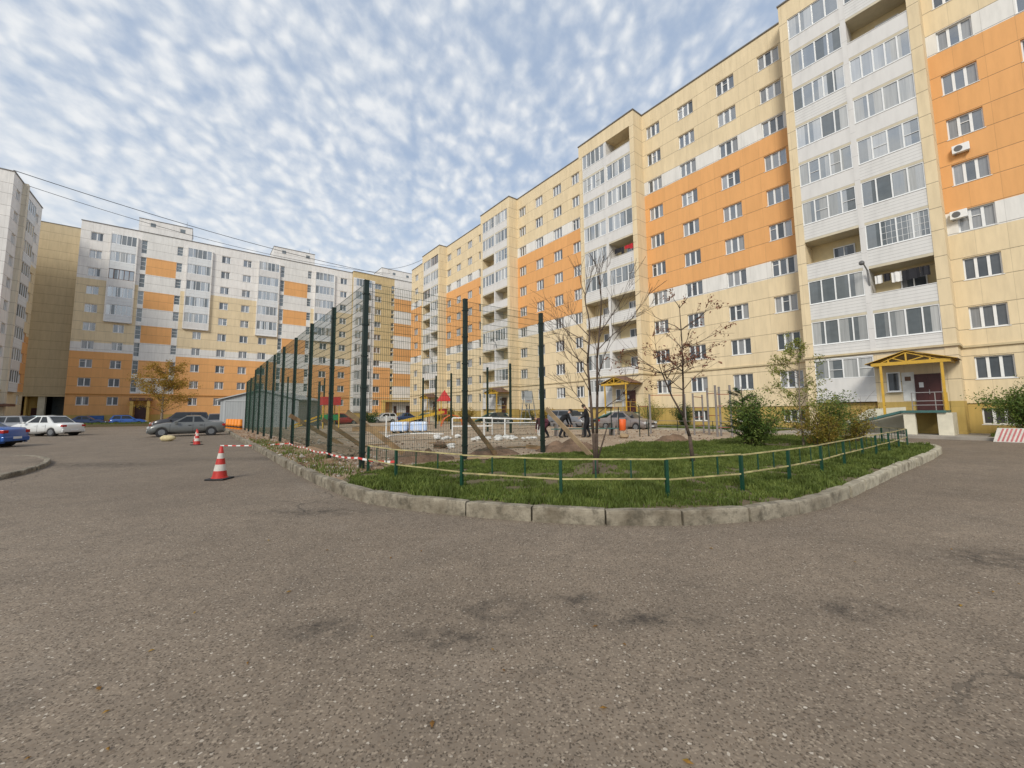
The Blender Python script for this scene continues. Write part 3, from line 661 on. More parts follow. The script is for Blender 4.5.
def corner_building():
    B = thing('apartment_building', 'yellow corner block seen through the mesh fence, joining the white block to the long block', 'apartment building', W(85.6, 31)+(0,), ROT_L)
    X0, X1, H = -6.6, 12., 31.3
    def mf(x, z):
        if z < 1.6: return 4
        if 2.3 < x < 6.55:
            k = int((29.75-z)//2.8)
            return (1 if k % 2 == 1 and z < 27.2 and z > 4.8 else 2)
        if x < -2.7 and z < 30: return 2
        if 11.3 < z < 12.6: return 2
        if z < 11.3 and x < 1.6: return 1
        return 0
    holes = []; wins = []
    for x, w in ((-2.05, 1.4), (7.6, 1.2), (10, 1.2)):
        for r in range(1, 11): z = ztop(r); holes.append((x, x+w, z-1.2, z)); wins.append((x, z-1.2, w, 1.2, 2))
    for x, w in ((1.65, .62), (6.55, .5)):
        for r in range(1, 10):
            for d in (0, 1.0): z = 29.7-2.8*(r-1)-d; holes.append((x, x+w, z-.75, z)); wins.append((x, z-.75, w, .75, 1))
    mb = MB(); facade(mb, X0, X1, 0, H, holes, mf, 0, .2, (1.6, 11.3, 12.6, 30)+tuple(29.75-2.8*k for k in range(10)))
    mb.box(X0+.02, X1, .23, 12, 0, H-.05, 3); mb.quad((X0, 0, 0), (X0, 3, 0), (X0, 3, H), (X0, 0, H), 0)
    mb.build('wall', ['panel_deep_yellow', 'panel_orange', 'panel_grey_white', 'body_dark', 'panel_plinth'], B)
    for (x, z, w, h, l) in wins: add_window(B, x, z, w, h, l, var=0)
    c = MB(); c.box(X0-.05, X1, -.08, 12, H, H+.08); c.build('roof', 'roof_edge', B)
    c = MB(); c.box(-.3, 7.2, 1, 6, H+.08, 33.7, 0); c.box(-.35, 7.25, .95, 6.05, 33.7, 33.78, 1); c.box(2.2, 2.8, .97, 1.01, 32.6, 33.1, 2); c.box(5.4, 6, .97, 1.01, 32.6, 33.1, 2); c.build('stair_tower', ['panel_grey_white', 'roof_edge', 'stair_glass'], B)
    c = MB(); c.box(X0, X1, -.1, -.003, 4.7, 4.84); c.build('string_course', 'cornice', B)
    for r in range(1, 11):
        zp = ztop(r)-1.35; zb = zp-1.1; w = 3.3
        p = MB(); p.box(0, w, 0, .3, 0, 1.1); bal = p.build('balcony', 'siding_plain', B, loc=(-6.1, -.32, zb))
        fr, g = glazing(w, 1.62, 5, 'frame_white', 0); inst(fr, 'glazing_frame', bal, (0, .03, 1.11)); inst(g, 'glazing', bal, (0, .03, 1.11))
    m = MB(); m.box(2.6, 3.2, -.06, -.004, .8, 3.0); m.build('entrance_door', 'door_maroon', B)
    m = MB(); m.box(5.4, 6.8, -.06, -.004, .8, 3.1); m.build('entrance_door', 'door_maroon', B)
    m = MB(); m.box(-.1, .3, -1.4, -.1, 0, 3.9); m.box(-.2, 6.9, -1.5, -.1, 3.9, 4.3); m.build('porch', 'panel_ochre', B)
corner_building()

def passage_block():
    B = thing('apartment_building', 'windowless dull yellow infill block over a drive through passage, left of the orange wall', 'passage block', W(90.3, -18)+(0,), ROT_L)
    m = MB(); H = 31.0
    m.box(-6, 2.3, 0, 10, 4.75, H, 0); m.box(-6, -3.0, 0, 10, 0, 4.75, 2); m.box(-2.2, -2.0, .2, 10, 0, 4.75, 2); m.box(-.9, -.2, .1, 1, 0, 4.4, 3); m.box(-.2, 2.3, 4, 9, 0, 4.75, 4)
    m.quad((-6, 9, 0), (2.3, 9, 0), (2.3, 9, 4.75), (-6, 9, 4.75), 1)
    m.box(-2.0, -.9, 1.5, 1.8, 0, 4.75, 2)
    m.build('wall', ['panel_dull_yellow', 'body_dark', 'panel_ochre', 'pillar_cream', 'stair_glass'], B)
    m = MB(); m.box(-6, 2.3, -.12, -.003, 4.4, 4.72); m.build('lintel', 'cornice', B)
    m = MB(); m.box(-6, 2.3, -.06, 10, H, H+.08); m.build('roof', 'roof_edge', B)
    m = MB(); m.box(-2.85, -2.3, 1.3, 1.4, 0, 2.3); m.box(-1.75, -1.1, 1.42, 1.49, 0, 2.7); m.build('passage_door', 'door_maroon', B)
    m = MB()
    m.tube((-.35, -.05, 0), (-.35, -.05, 0.01), .02)
    for k in range(3): m.box(-6, 2.3, -.012, -.004, 9+k*7, 9.05+k*7)
    m.build('panel_joint', 'cornice', B)
passage_block()

def left_building():
    B = thing('apartment_building', 'pale grey block cut off by the left edge of the photo', 'apartment building', W(79, -19.2)+(0,), ROT_W)
    # local x = u-79 ; facade faces the yard
    X0, X1, H = -5.2, 5.9, 31.15
    def mf(x, z):
        if z < 4.7: return 0
        if x > -.8:
            if z < 12.4 and x > .9: return 1
            if z < 22.2 and x > .9: return 0
        return 2
    holes = []; wins = []
    for x, w in ((-4.0, 1.25), (3.6, 1.1)):
        for r in range(1, 11): z = ztop(r); holes.append((x, x+w, z-1.25, z)); wins.append((x, z-1.25, w))
    mb = MB(); facade(mb, X0, X1, 0, H, holes, mf, 0, .2, (4.7, 12.4, 22.2))
    mb.box(X0+.01, X1-.01, .23, 12, 0, H-.1, 3)
    # end wall (towards camera)
    mb.quad((X0, 12.2, 0), (X0, 0, 0), (X0, 0, H), (X0, 12.2, H), 2); mb.quad((X1, 0, 0), (X1, 12.2, 0), (X1, 12.2, H), (X1, 0, H), 0)
    mb.build('wall', ['panel_yellow', 'panel_orange', 'panel_grey_white', 'body_dark'], B)
    for (x, z, w) in wins: add_window(B, x, z, w, 1.25, 3)
    c = MB(); c.box(X0-.05, X1+.05, -.08, 12.2, H, H+.1); c.build('roof', 'roof_edge', B)
    c = MB(); c.box(-2.2, -1.55, -.45, -.003, 0, H-.003); c.build('pier', 'panel_beige', B)
    c = MB(); c.box(X0, X1, -.1, -.003, 4.62, 4.76); c.build('string_course', 'cornice', B)
    for r in range(1, 10):
        zt = ztop(r)+.25; zp = ztop(r)-1.35; zb = ztop(r+1)+.25; w = 3.1
        p = MB(); p.box(0, w, 0, .35, 0, zp-zb); bal = p.build('balcony', 'siding_blue' if r % 2 else 'siding_plain', B, loc=(-1., -.37, zb))
        fr, g = glazing(w, zt-zp-.02, 4, 'frame_white', 0); inst(fr, 'glazing_frame', bal, (0, .03, zp-zb+.01)); inst(g, 'glazing', bal, (0, .03, zp-zb+.01))
    m = MB(); m.box(-3.5, -1.5, -1.2, -.12, 2.7, 3.0); m.build('canopy', 'canopy_sheet', B)
left_building()

# ------------------------------------------------------------------ ground and setting
g = MB(); S = 900
g.quad((-S, -S, -.004), (S, -S, -.004), (S, S, -.004), (-S, S, -.004)); tag(g.build('ground', 'asphalt'), kind='structure')

kerb_pts = [W(75, 1.93), W(60, 1.93), W(50, 1.93), (-25.5, 36.4), (-17.3, 25.5), (-10.65, 17.05), (-7.05, 12.4), (-4.85, 9.6), (-3.55, 8.07), (-2.85, 7.28), (-2.25, 6.78), (-1.34, 6.31), (-.29, 5.9), (.78, 5.56), (1.83, 5.44), (2.9, 5.53), (3.75, 5.78), (4.6, 6.24), (5.5, 6.87), (7.0, 8.02), (9.16, 9.7), (11.66, 11.55), (14.0, 13.4), (14.9, 14.2), (15.5, 15.0), (15.7, 15.9), (15.6, 17.0)]
bk = [W(2.0, 24.2), W(6, 26.3), W(12, 26.6), W(75, 26.6)]
outline = kerb_pts + bk
def dense(pts, step=.25, rounds=2):
    for _ in range(rounds):
        q = [pts[0]]
        for a, b in zip(pts, pts[1:]): q += [(a[0]*.75+b[0]*.25, a[1]*.75+b[1]*.25), (a[0]*.25+b[0]*.75, a[1]*.25+b[1]*.75)]
        q.append(pts[-1]); pts = q
    return pts
kp = dense(kerb_pts + [W(3.2, 23.2), W(5.5, 25.9), W(9, 26.55)] + [W(75, 26.6)])
def offset(pts, d):
    out = []
    for i, p in enumerate(pts):
        a = pts[max(0, i-1)]; b = pts[min(len(pts)-1, i+1)]; t = Vector((b[0]-a[0], b[1]-a[1])).normalized(); out.append((p[0]-t.y*d, p[1]+t.x*d))
    return out
def resample(pts, step, wob=0):
    out = [pts[0]]; acc = 0; need = step
    for a, b in zip(pts, pts[1:]):
        L = math.dist(a, b); pos = 0
        while acc + (L-pos) >= need:
            pos += need-acc; acc = 0; f = pos/L; out.append((a[0]+(b[0]-a[0])*f, a[1]+(b[1]-a[1])*f))
        acc += L-pos
    return out
def kerb(path, name, h=.2, w=.16, step=1.0, d=1):
    m = MB(); P = resample(path, step)
    # fine path to follow the curve inside each stone
    for a, b in zip(P, P[1:]):
        a = Vector(a); b = Vector(b); t = (b-a).normalized(); nrm = Vector((-t.y, t.x))*d
        gp = random.uniform(.008, .02); dz = random.uniform(-.014, .012); sh = random.uniform(-.012, .012); tw = random.uniform(-.012, .012)
        a2 = a+t*gp + nrm*(sh+tw); b2 = b-t*gp + nrm*(sh-tw)
        n = 6; rings = []
        c = .02
        for k in range(n+1):
            f = k/n; p = a2.lerp(b2, f); e = .012 if k in (0, n) else 0
            j = random.uniform(-.004, .004); zt = h+dz-e+random.uniform(-.003, .003)
            prof = [(0+e, -.05), (0+e+j, zt-c-.02), (.006+e, zt-c*.6), (c+e, zt), (w-c, zt), (w, zt-c), (w, -.05)]
            rings.append([(p.x+nrm.x*q[0], p.y+nrm.y*q[0], q[1]) for q in prof])
        vs = [v for r in rings for v in r]; L = 7
        fs = [(k*L+i, (k+1)*L+i, (k+1)*L+i+1, k*L+i+1) for k in range(n) for i in range(L-1)]
        fs += [tuple(range(L)), tuple(n*L+i for i in range(L-1, -1, -1))]
        m.add(vs, fs)
    return tag(m.build(name, 'kerb_stone'), kind='structure')
# direction of travel: far left -> near -> right : the inside of the island is on the left
kerb(kp, 'kerb', d=1)
inner = offset(kp, .15)
isl = inner
V, Fc = pts_poly(isl, .15)
m = MB(); m.add(V, Fc); tag(m.build('dirt_ground', 'dirt'), kind='structure')

# lawn polygon
lawn = [p for p in offset(kp, .155) if True]
def un(p): return (TX*p[0]+TY*p[1], NX*p[0]+NY*p[1])
start = min(range(len(lawn)), key=lambda i: math.dist(lawn[i], (-3.0, 7.6)))
end = min(range(len(lawn)), key=lambda i: math.dist(lawn[i], W(5.2, 25.6)))
lawn_poly = lawn[start:end] + [W(7, 24.8), (12.8, 21.9), (10.6, 19.6), (8.6, 18.4), (7.2, 17.4), (5.6, 17.3), (4.2, 16.2), (3.0, 14.6), (1.9, 13.3), (.9, 13.0), (-.4, 12.2), (-1.2, 11.4), (-2.2, 10.9), (-2.9, 10.0), (-3.4, 9.2), (-3.5, 8.5)]
V, Fc = pts_poly(lawn_poly, .156)
m = MB(); m.add(V, Fc); tag(m.build('lawn', 'lawn_soil'), kind='structure')
def inside(p, poly):
    x, y = p; c = False; j = len(poly)-1
    for i in range(len(poly)):
        xi, yi = poly[i]; xj, yj = poly[j]
        if (yi > y) != (yj > y) and x < (xj-xi)*(y-yi)/(yj-yi)+xi: c = not c
        j = i
    return c
class H2:
    def __init__(s, seed): s.r = random.Random(seed); s.t = {}
    def v(s, i, j):
        k = (i, j)
        if k not in s.t: s.t[k] = s.r.random()
        return s.t[k]
    def __call__(s, x, y):
        i, j = math.floor(x), math.floor(y); a, b = x-i, y-j; a = a*a*(3-2*a); b = b*b*(3-2*b)
        return (s.v(i, j)*(1-a)+s.v(i+1, j)*a)*(1-b)+(s.v(i, j+1)*(1-a)+s.v(i+1, j+1)*a)*b
hn = H2(3)
KN = [p for p in kp if math.hypot(*p) < 20][::3]
def grass(poly, count, name, hmin=.05, hmax=.13, z=.155, dens=1.):
    rnd = random.Random(len(poly)); xs = [p[0] for p in poly]; ys = [p[1] for p in poly]
    vs = []; fs = []; k = 0; tries = 0
    while k < count and tries < count*8:
        tries += 1
        x = rnd.uniform(min(xs), max(xs)); y = rnd.uniform(min(ys), max(ys))
        d2 = x*x+y*y
        if d2 > 130 and rnd.random() > 130/d2*1.2: continue
        if not inside((x, y), poly): continue
        nz = hn(x*.9, y*.9)*.6+hn(x*2.6+9, y*2.6)*.4
        ek = min(math.dist((x, y), q) for q in KN) if math.sqrt(d2) < 16 else 9
        if nz < .33 + max(0, .5-ek)*1.3 and rnd.random() < .95: continue
        tuft = .75+2.0*max(0, nz-.5)*2.2
        for q in range(3):
            px_, py_ = x+rnd.gauss(0, .02), y+rnd.gauss(0, .02)
            h = rnd.uniform(hmin, hmax)*tuft; a = rnd.uniform(0, 2*PI); w = rnd.uniform(.004, .009)*(1+math.sqrt(d2)/18); ln = rnd.uniform(.1, .7)*h; la = rnd.uniform(0, 2*PI)
            o = len(vs); cx, sx = math.cos(a)*w, math.sin(a)*w; lx, ly = math.cos(la)*ln, math.sin(la)*ln
            vs += [(px_-cx, py_-sx, z), (px_+cx, py_+sx, z), (px_+cx*.7+lx*.4, py_+sx*.7+ly*.4, z+h*.6), (px_-cx*.7+lx*.4, py_-sx*.7+ly*.4, z+h*.6), (px_+lx, py_+ly, z+h)]
            fs += [(o, o+1, o+2, o+3), (o+3, o+2, o+4)]
        k += 1
    me = bpy.data.meshes.new(name); me.from_pydata(vs, [], fs); me.materials.append(M['grass_blade']); o = bpy.data.objects.new(name, me); col.objects.link(o)
    return tag(o, 'uneven green grass growing along the inside of the kerb', 'grass', kind='stuff')
grass(lawn_poly, 52000, 'grass', .04, .10)

# grass strips beside the buildings
def strip(name, pts, z, matn): 
    V, F = pts_poly(pts, z); m = MB(); m.add(V, F)
    n = len(pts); m.add([(x, y, z) for x, y in pts]+[(x, y, -.02) for x, y in pts], [(i, (i+1) % n, n+(i+1) % n, n+i) for i in range(n)])
    return tag(m.build(name, matn), kind='structure')
strip('pavement', [W(-14, 28.9), W(70, 28.9), W(70, 29.9), W(-14, 29.9)], .13, 'pavement_tile')
strip('lawn', [W(10.4, 29.902), W(21.5, 29.902), W(21.5, 33.9), W(10.4, 33.9)], .12, 'lawn_soil')
strip('lawn', [W(30, 29.902), W(42, 29.902), W(42, 33.9), W(30, 33.9)], .12, 'lawn_soil')
strip('lawn', [W(-14, 29.902), W(1.6, 29.902), W(1.6, 33.9), W(-14, 33.9)], .12, 'lawn_soil')
strip('pavement', [W(1.602, 29.902), W(10.398, 29.902), W(10.398, 33.9), W(1.602, 33.9)], .122, 'pavement_tile')
def far_grass(poly, cnt, z, hm=.25):
    m = MB(); rnd = random.Random(5); xs = [p[0] for p in poly]; ys = [p[1] for p in poly]; k = 0
    while k < cnt:
        x = rnd.uniform(min(xs), max(xs)); y = rnd.uniform(min(ys), max(ys))
        if not inside((x, y), poly): continue
        k += 1; h = rnd.uniform(.08, hm); a = rnd.uniform(0, PI); w = .012 if z > .14 and z < .2 else .03
        if w < .02 and hn(x*1.7, y*1.7) < .5 and rnd.random() < .8: continue
        m.add([(x-math.cos(a)*w, y-math.sin(a)*w, z), (x+math.cos(a)*w, y+math.sin(a)*w, z), (x+rnd.uniform(-.06, .06), y+rnd.uniform(-.06, .06), z+h)], [(0, 1, 2)])
    return m
p1 = [W(10.6, 30.1), W(21.3, 30.1), W(21.3, 33.8), W(10.6, 33.8)]
tag(far_grass(p1, 5000, .12).build('grass', 'grass_blade'), 'tall grass strip under the near ochre plinth of the long block', 'grass', kind='stuff')
p1 = [W(-2, 30.0), W(1.5, 30.0), W(1.5, 33.8), W(-2, 33.8)]
tag(far_grass(p1, 1500, .12).build('grass', 'grass_blade'), 'patch of grass beside the near porch by the striped block', 'grass', kind='stuff')
far_l = [W(76.5, -12.5), W(76.5, 1), W(79.5, 1), W(79.5, -12.5)]
strip('lawn', far_l, .35, 'lawn_soil')
tag(far_grass(far_l, 3500, .35, .3).build('grass', 'grass_blade'), 'raised grass verge in front of the orange wall, before the blue cars', 'grass', kind='stuff')
# left pavement island
li = dense([(-24, 15.5), (-18, 15.1), (-16.0, 14.1), (-14.9, 13.3), (-13.8, 12.2), (-12.8, 10.9), (-12.1, 9.8), (-11.6, 8), (-11.8, 5), (-24, 4)], rounds=2)
V, Fc = pts_poly(offset(li, -.12)+[(-24, 4)], .105); m = MB(); m.add(V, Fc); tag(m.build('pavement', 'asphalt'), kind='structure')
kerb(li, 'kerb', h=.12, w=.14, d=-1)

# soil heaps and clods on the dirt
def heap(x, y, rx, ry, h, seed, rot=0, z=.13):
    rr = random.Random(seed); hh = H2(seed); N = 22; vs = []; fs = []
    for i in range(N+1):
        for j in range(N+1):
            a, b = (i/N*2-1), (j/N*2-1); d = math.hypot(a, b); f = max(0, 1-d**1.6)
            hz = h*f*(.55+.9*hh(i*.55, j*.55)) - (.03 if f == 0 else 0)
            X, Y = a*rx, b*ry; vs.append((x+X*math.cos(rot)-Y*math.sin(rot), y+X*math.sin(rot)+Y*math.cos(rot), z+hz))
    for i in range(N):
        for j in range(N): k = i*(N+1)+j; fs.append((k, k+1, k+N+2, k+N+1))
    m = MB(); m.add(vs, fs); return m
for k, (x, y, rx, ry, h, rt, lb) in enumerate([(2.0, 14.3, 1.3, .7, .34, .2, 'dark soil heap beside the leaning brace board right of the mesh fence'), (7.0, 17.9, .9, .5, .3, .1, 'small dark soil heap at the edge of the lawn before the pull-up bars'),
        (-2.6, 11.7, 1.1, .55, .3, .5, 'brown soil heap inside the mesh fence behind the start of the low rail'), (-7.2, 15.6, 1.0, 1.6, .22, 0, 'reddish soil ridge along the foot of the mesh fence'), (-.6, 13.3, .9, .5, .25, 0, 'soil heap at the foot of the second brace board')]):
    tag(heap(x, y, rx, ry, h, 11+k, rt).build('soil_heap', 'soil_dark' if k != 3 else 'dirt', smooth=True), lb, 'soil heap')
rnd = random.Random(2); m = MB()
dirt_poly = [W(13, 2.4), W(72, 2.4), W(72, 26), W(11, 26), W(11, 16)]
k = 0
while k < 3600:
    u = 9+abs(rnd.gauss(0, 14)); n_ = rnd.uniform(2.2, 26) if k < 2300 else rnd.uniform(2.15, 4.6); p = W(u, n_)
    if inside(p, lawn_poly) or p[1] > 60: continue
    k += 1; r = rnd.uniform(.012, .04) if rnd.random() < .96 else rnd.uniform(.05, .08)
    m.lump((p[0], p[1], .15+r*.3), r, rnd.choice([0, 0, 1]), .3, (1, 1, .7), 5, 3)
tag(m.build('soil_clods', ['soil_dark', 'gravel']), 'loose clods and gravel scattered over the dug up dirt', 'soil', kind='stuff')

# ------------------------------------------------------------------ tall mesh fence
def fence_post(h=4.75, z=0):
    m = MB(); m.box(-.057, .057, -.057, .057, 0, h); m.box(-.062, .062, -.062, .062, h, h+.02)
    for zz in (.4, 1.2, 2.0, 2.8, 3.6, 4.4):
        if zz < h-.1: m.box(-.07, .07, -.07, .07, zz, zz+.04)
    return m.mesh('post', 'fence_green')
def mesh_panel(L, z0=.25, z1=4.7, sx=.05, sz=.2, r=.0028):
    m = MB(); n = int(L/sx)
    for i in range(n+1): x = i*L/n; m.box(x-r, x+r, -r, r, z0, z1)
    k = int((z1-z0)/sz)
    for j in range(k+1): z = z0+j*(z1-z0)/k; m.box(0, L, -.009, -.004, z-r*1.2, z+r*1.2); m.box(0, L, .004, .009, z-r*1.2, z+r*1.2)
    return m.mesh('mesh_panel', 'wire_green')
FU, FN = 10.24, 3.24
F = thing('mesh_fence', 'tall dark green welded mesh fence of the unfinished sports court', 'fence', W(FU, FN)+(.12,), 0)
pm = fence_post()
def fpos(u, n): p = W(u, n); q = W(FU, FN); return (p[0]-q[0], p[1]-q[1], 0)
at_ = math.atan2(TY, TX); an_ = math.atan2(NY, NX)
lu = [FU + 3.13*k for k in range(11)]
pan_l = mesh_panel(3.03, r=.0017); pan_n = mesh_panel(2.9, r=.0026)
for k, u in enumerate(lu):
    p = inst(pm, 'post', F, fpos(u, FN), at_); p.scale = (1, 1, (1, .99, 1, .985, .99, .985, .98, .98, .98, .9, .88)[k])
    if k < len(lu)-1:
        q = inst(pan_l, 'mesh_panel', F, fpos(u+.05, FN), at_)
        if k > 7: q.scale = (1, 1, .9)
pnn = [FN+2.93, FN+5.96]
for k, n in enumerate(pnn): inst(pm, 'post', F, fpos(FU, n), an_)
inst(pan_n, 'mesh_panel', F, fpos(FU, FN+.05), an_); inst(pan_n, 'mesh_panel', F, fpos(FU, FN+2.98), an_)
# far end of the court
for k, n in enumerate((FN+3.1, FN+6.2)): inst(pm, 'post', F, fpos(lu[-1], n), an_)
inst(pan_l, 'mesh_panel', F, fpos(lu[-1], FN+.05), an_); inst(pan_l, 'mesh_panel', F, fpos(lu[-1], FN+3.15), an_)
# free-standing posts on the far side
for (x, y), lb in zip([(-.09, 26.6), (-1.73, 28.75), (-4.92, 32.9), (-6.56, 35.), (-8.11, 37.)], ['lone dark fence post behind the right of the white goal, nearest of the row', 'lone dark fence post behind the white goal frame, second nearest of the far row', 'lone dark fence post just right of the red pyramid roof', 'lone dark fence post under the red pyramid roof', 'lone dark fence post left of the red pyramid roof, furthest of the far row']):
    t = thing('fence_post', lb, 'fence post', (x, y, .12), at_, 'free-standing posts of the sports court'); o = inst(pm, 'post', t); o.scale = (1, 1, .96)
    mm = MB(); mm.box(-.12, .12, -.12, .12, 0, .04); mm.build('base_plate', 'fence_green', t)
t = thing('fence_post', 'thin dark post inside the court between the second and third mesh posts', 'fence post', W(30, 6.5)+(.12,), 0); inst(pm, 'post', t).scale = (1, 1, .75)

# leaning brace boards
for (a, b, w, h, lb) in [((-5.0, 12.3, 1.55), (-3.1, 12.4, .15), .05, .15, 'long brown brace board leaning on the second mesh post'),
        ((-6.95, 14.9, 1.3), (-5.9, 16.3, .15), .05, .15, 'short brace board low behind the second mesh post'),
        ((-8.7, 15.9, 1.45), (-7.3, 17.6, .15), .05, .15, 'brace board leaning on the fourth mesh post'),
        ((-1.38, 12.0, 1.45), (-.5, 12.9, .15), .04, .14, 'brace board leaning on the middle front mesh post'),
        ((1.15, 13.6, 1.6), (2.35, 11.95, .15), .045, .15, 'pale brace board leaning on the last front mesh post'),
        ((1.7, 13.9, .2), (.5, 14.6, .28), .04, .14, 'board lying on the soil beside the last front mesh post')]:
    m = MB(); m.beam(a, b, w, h); o = m.build('brace_board', 'wood_pale' if 'pale' in lb else 'wood'); tag(o, lb, 'board', 'boards bracing the mesh fence')

# ------------------------------------------------------------------ low yellow and green rail fence
lf = [(-3.35, 9.55), (-2.39, 8.45), (-.9, 7.32), (.76, 6.5), (2.40, 6.42), (3.86, 6.95), (5.2, 7.75), (6.55, 8.72), (7.95, 9.85), (9.3, 10.9), (10.6, 11.95), (11.9, 12.95), (13.3, 14.1), (14.8, 15.35), (15.0, 16.6), (14.0, 17.9)]
LF = thing('rail_fence', 'low garden rail fence, yellow rails on green posts around the lawn', 'fence', (lf[2][0], lf[2][1], .15), 0)
ox, oy = lf[2]
for i, (x, y) in enumerate(lf):
    m = MB(); d = lf[min(i+1, len(lf)-1)]; e = lf[max(i-1, 0)]; a = math.atan2(d[1]-e[1], d[0]-e[0])
    m.box(-.024, .024, -.024, .024, 0, .6); m.box(-.027, .027, -.027, .027, .6, .61)
    o = m.build('post', 'low_green', LF, loc=(x-ox, y-oy, -.02), rz=a)
    if i < len(lf)-1:
        x2, y2 = lf[i+1]
        for zz in (.29, .6):
            m = MB(); m.beam((x-ox, y-oy, zz+random.uniform(-.008, .008)), (x2-ox, y2-oy, zz+random.uniform(-.008, .008)), .02, .022); m.build('rail', 'low_yellow', LF)
        for f in (1/3, 2/3):
            m = MB(); m.box(-.012, .012, -.006, .006, .3, .6); m.build('picket', 'low_green', LF, loc=(x+(x2-x)*f-ox, y+(y2-y)*f-oy, 0), rz=a)
# second low fence along the back path
bf = [W(5.5+k*2.4, 25.9) for k in range(12)]
LB = thing('rail_fence', 'thin dark low rail fence at the back of the sand by the parked cars', 'fence', (bf[0][0], bf[0][1], .12), 0)
for i, (x, y) in enumerate(bf):
    m = MB(); m.tube((x-bf[0][0], y-bf[0][1], 0), (x-bf[0][0], y-bf[0][1], .7), .025, n=6); m.build('post', 'fence_green', LB)
    if i < len(bf)-1:
        for zz in (.35, .68):
            m = MB(); m.tube((x-bf[0][0], y-bf[0][1], zz), (bf[i+1][0]-bf[0][0], bf[i+1][1]-bf[0][1], zz), .016, n=5); m.build('rail', 'bar_grey', LB)

# weeds along the fence foot
ws_ = [W(9.2, 2.2), W(9.6, 3.4), W(16, 3.2), W(26, 2.9), W(26, 2.2)]
m = far_grass(ws_, 2600, .15, .16); tag(m.build('weeds', 'grass_blade'), 'thin weeds and grass tufts between the kerb and the mesh fence', 'weeds', kind='stuff')
# barrier tape
def tape(pts, lb, w=.048):
    m = MB(); k = 0
    for a, b in zip(pts, pts[1:]):
        a = Vector(a); b = Vector(b); n = max(1, int((b-a).length/.28))
        for i in range(n):
            sag = lambda f: -.05*4*f*(1-f)
            p = a.lerp(b, i/n); q = a.lerp(b, (i+1)/n); p.z += sag(i/n)*min(1, (b-a).length/3); q.z += sag((i+1)/n)*min(1, (b-a).length/3)
            d = Vector((0, 0, w/2)); d2 = Vector((.01*math.sin(k), .01*math.cos(k*1.3), 0))
            m.quad(p-d+d2, q-d, q+d, p+d-d2, k % 2); k += 1
    return tag(m.build('barrier_tape', ['tape_white', 'tape_red']), lb, 'barrier tape')
tp = [(-13.8, 19.35, .05)] + [W(lu[k], FN-.1)+(z,) for k, z in ((3, .26), (2, .28), (1, .32), (0, .42))] + [(-2.39, 8.5, .5)]
tape(tp, 'red and white barrier tape strung along the foot of the mesh fence')

# ------------------------------------------------------------------ traffic cones, barrels, sack
def cone(loc, label, s=1., tilt=0):
    C = thing('traffic_cone', label, 'traffic cone', loc, random.uniform(0, 1), 'traffic cones on the roadway')
    C.scale = (s, s, s)
    m = MB(); m.box(-.21, .21, -.21, .21, .0, .035); m.build('base', 'rubber', C, bevel=.012)
    m = MB(); H = .74; R0, R1 = .155, .028
    zs = [.035, .2, .345, .48, .6, .76]; mats = [0, 1, 0, 1, 0]
    for k in range(5):
        z0, z1 = zs[k], zs[k+1]; r = lambda z: R0+(R1-R0)*(z-.035)/.725
        nn = 20; vs = [(r(z)*math.cos(2*PI*i/nn), r(z)*math.sin(2*PI*i/nn), z) for z in (z0, z1) for i in range(nn)]
        m.add(vs, [(i, (i+1) % nn, nn+(i+1) % nn, nn+i) for i in range(nn)]+([tuple(nn+i for i in range(nn))] if k == 4 else []), mats[k])
    m.build('cone_body', ['cone_red', 'cone_white'], C, smooth=True)
    m = MB(); m.lathe([(.17, .03), (.165, .055), (.155, .06)], 20); m.build('collar', 'cone_red', C)
    return C
cone((-6.83, 9.62, 0), 'nearest traffic cone, red with two dirty white bands, alone on the asphalt')
cone((-15.8, 20.5, 0), 'front one of the two traffic cones beside the silver sedan', .95)
cone((-17.3, 22.4, 0), 'traffic cone just behind another one, beside the silver sedan', .95)
m = MB(); m.lump((0, 0, .16), .36, 0, .12, (1.2, .7, .5), 12, 7); o = m.build('sack', 'sack', smooth=True, loc=(-19.9, 23.6, 0)); tag(o, 'pale yellow full sack lying on the asphalt before the silver sedan', 'sack')
for k in range(5):
    B_ = thing('road_barrel', ['leftmost and furthest', 'second from left', 'middle', 'second from right', 'rightmost and nearest'][k]+' orange barrel of the row before the grey garage', 'barrel', (-28.3+k*.93, 40.6-k*.95, 0), 0, 'orange barrels by the garage')
    m = MB(); m.lathe([(.19, 0), (.21, .05), (.2, .5), (.22, .52), (.2, .56), (.19, 1.0), (.16, 1.06)], 16); m.build('barrel_body', 'barrel_orange', B_, smooth=True)
    m = MB(); m.lathe([(.212, .3), (.212, .42)], 16); m.build('stripe', 'black', B_)

# ------------------------------------------------------------------ grey garage
G = thing('garage', 'low grey metal garage with a shallow gabled roof behind the fence end', 'garage', (-26.2, 42, 0), .12)
m = MB(); m.box(-3.7, 3.9, 0, 7, 0, 3.0, 0); m.add([(-3.7, 0, 3.0), (3.9, 0, 3.0), (.1, 0, 3.95), (-3.7, 7, 3.0), (3.9, 7, 3.0), (.1, 7, 3.95)], [(0, 1, 2), (3, 5, 4)], 0); m.build('wall', 'garage_sheet', G)
m = MB(); a = [(-4.1, -.25, 2.93), (.1, -.25, 3.98), (4.3, -.25, 2.93), (-4.1, 7.2, 2.93), (.1, 7.2, 3.98), (4.3, 7.2, 2.93)]
m.add(a+[(q[0], q[1], q[2]+.1) for q in a], [(0, 1, 4, 3), (1, 2, 5, 4), (6, 9, 10, 7), (7, 10, 11, 8), (0, 6, 7, 1), (1, 7, 8, 2), (3, 9, 6, 0), (2, 8, 11, 5)]); m.build('roof', 'frame_grey', G)
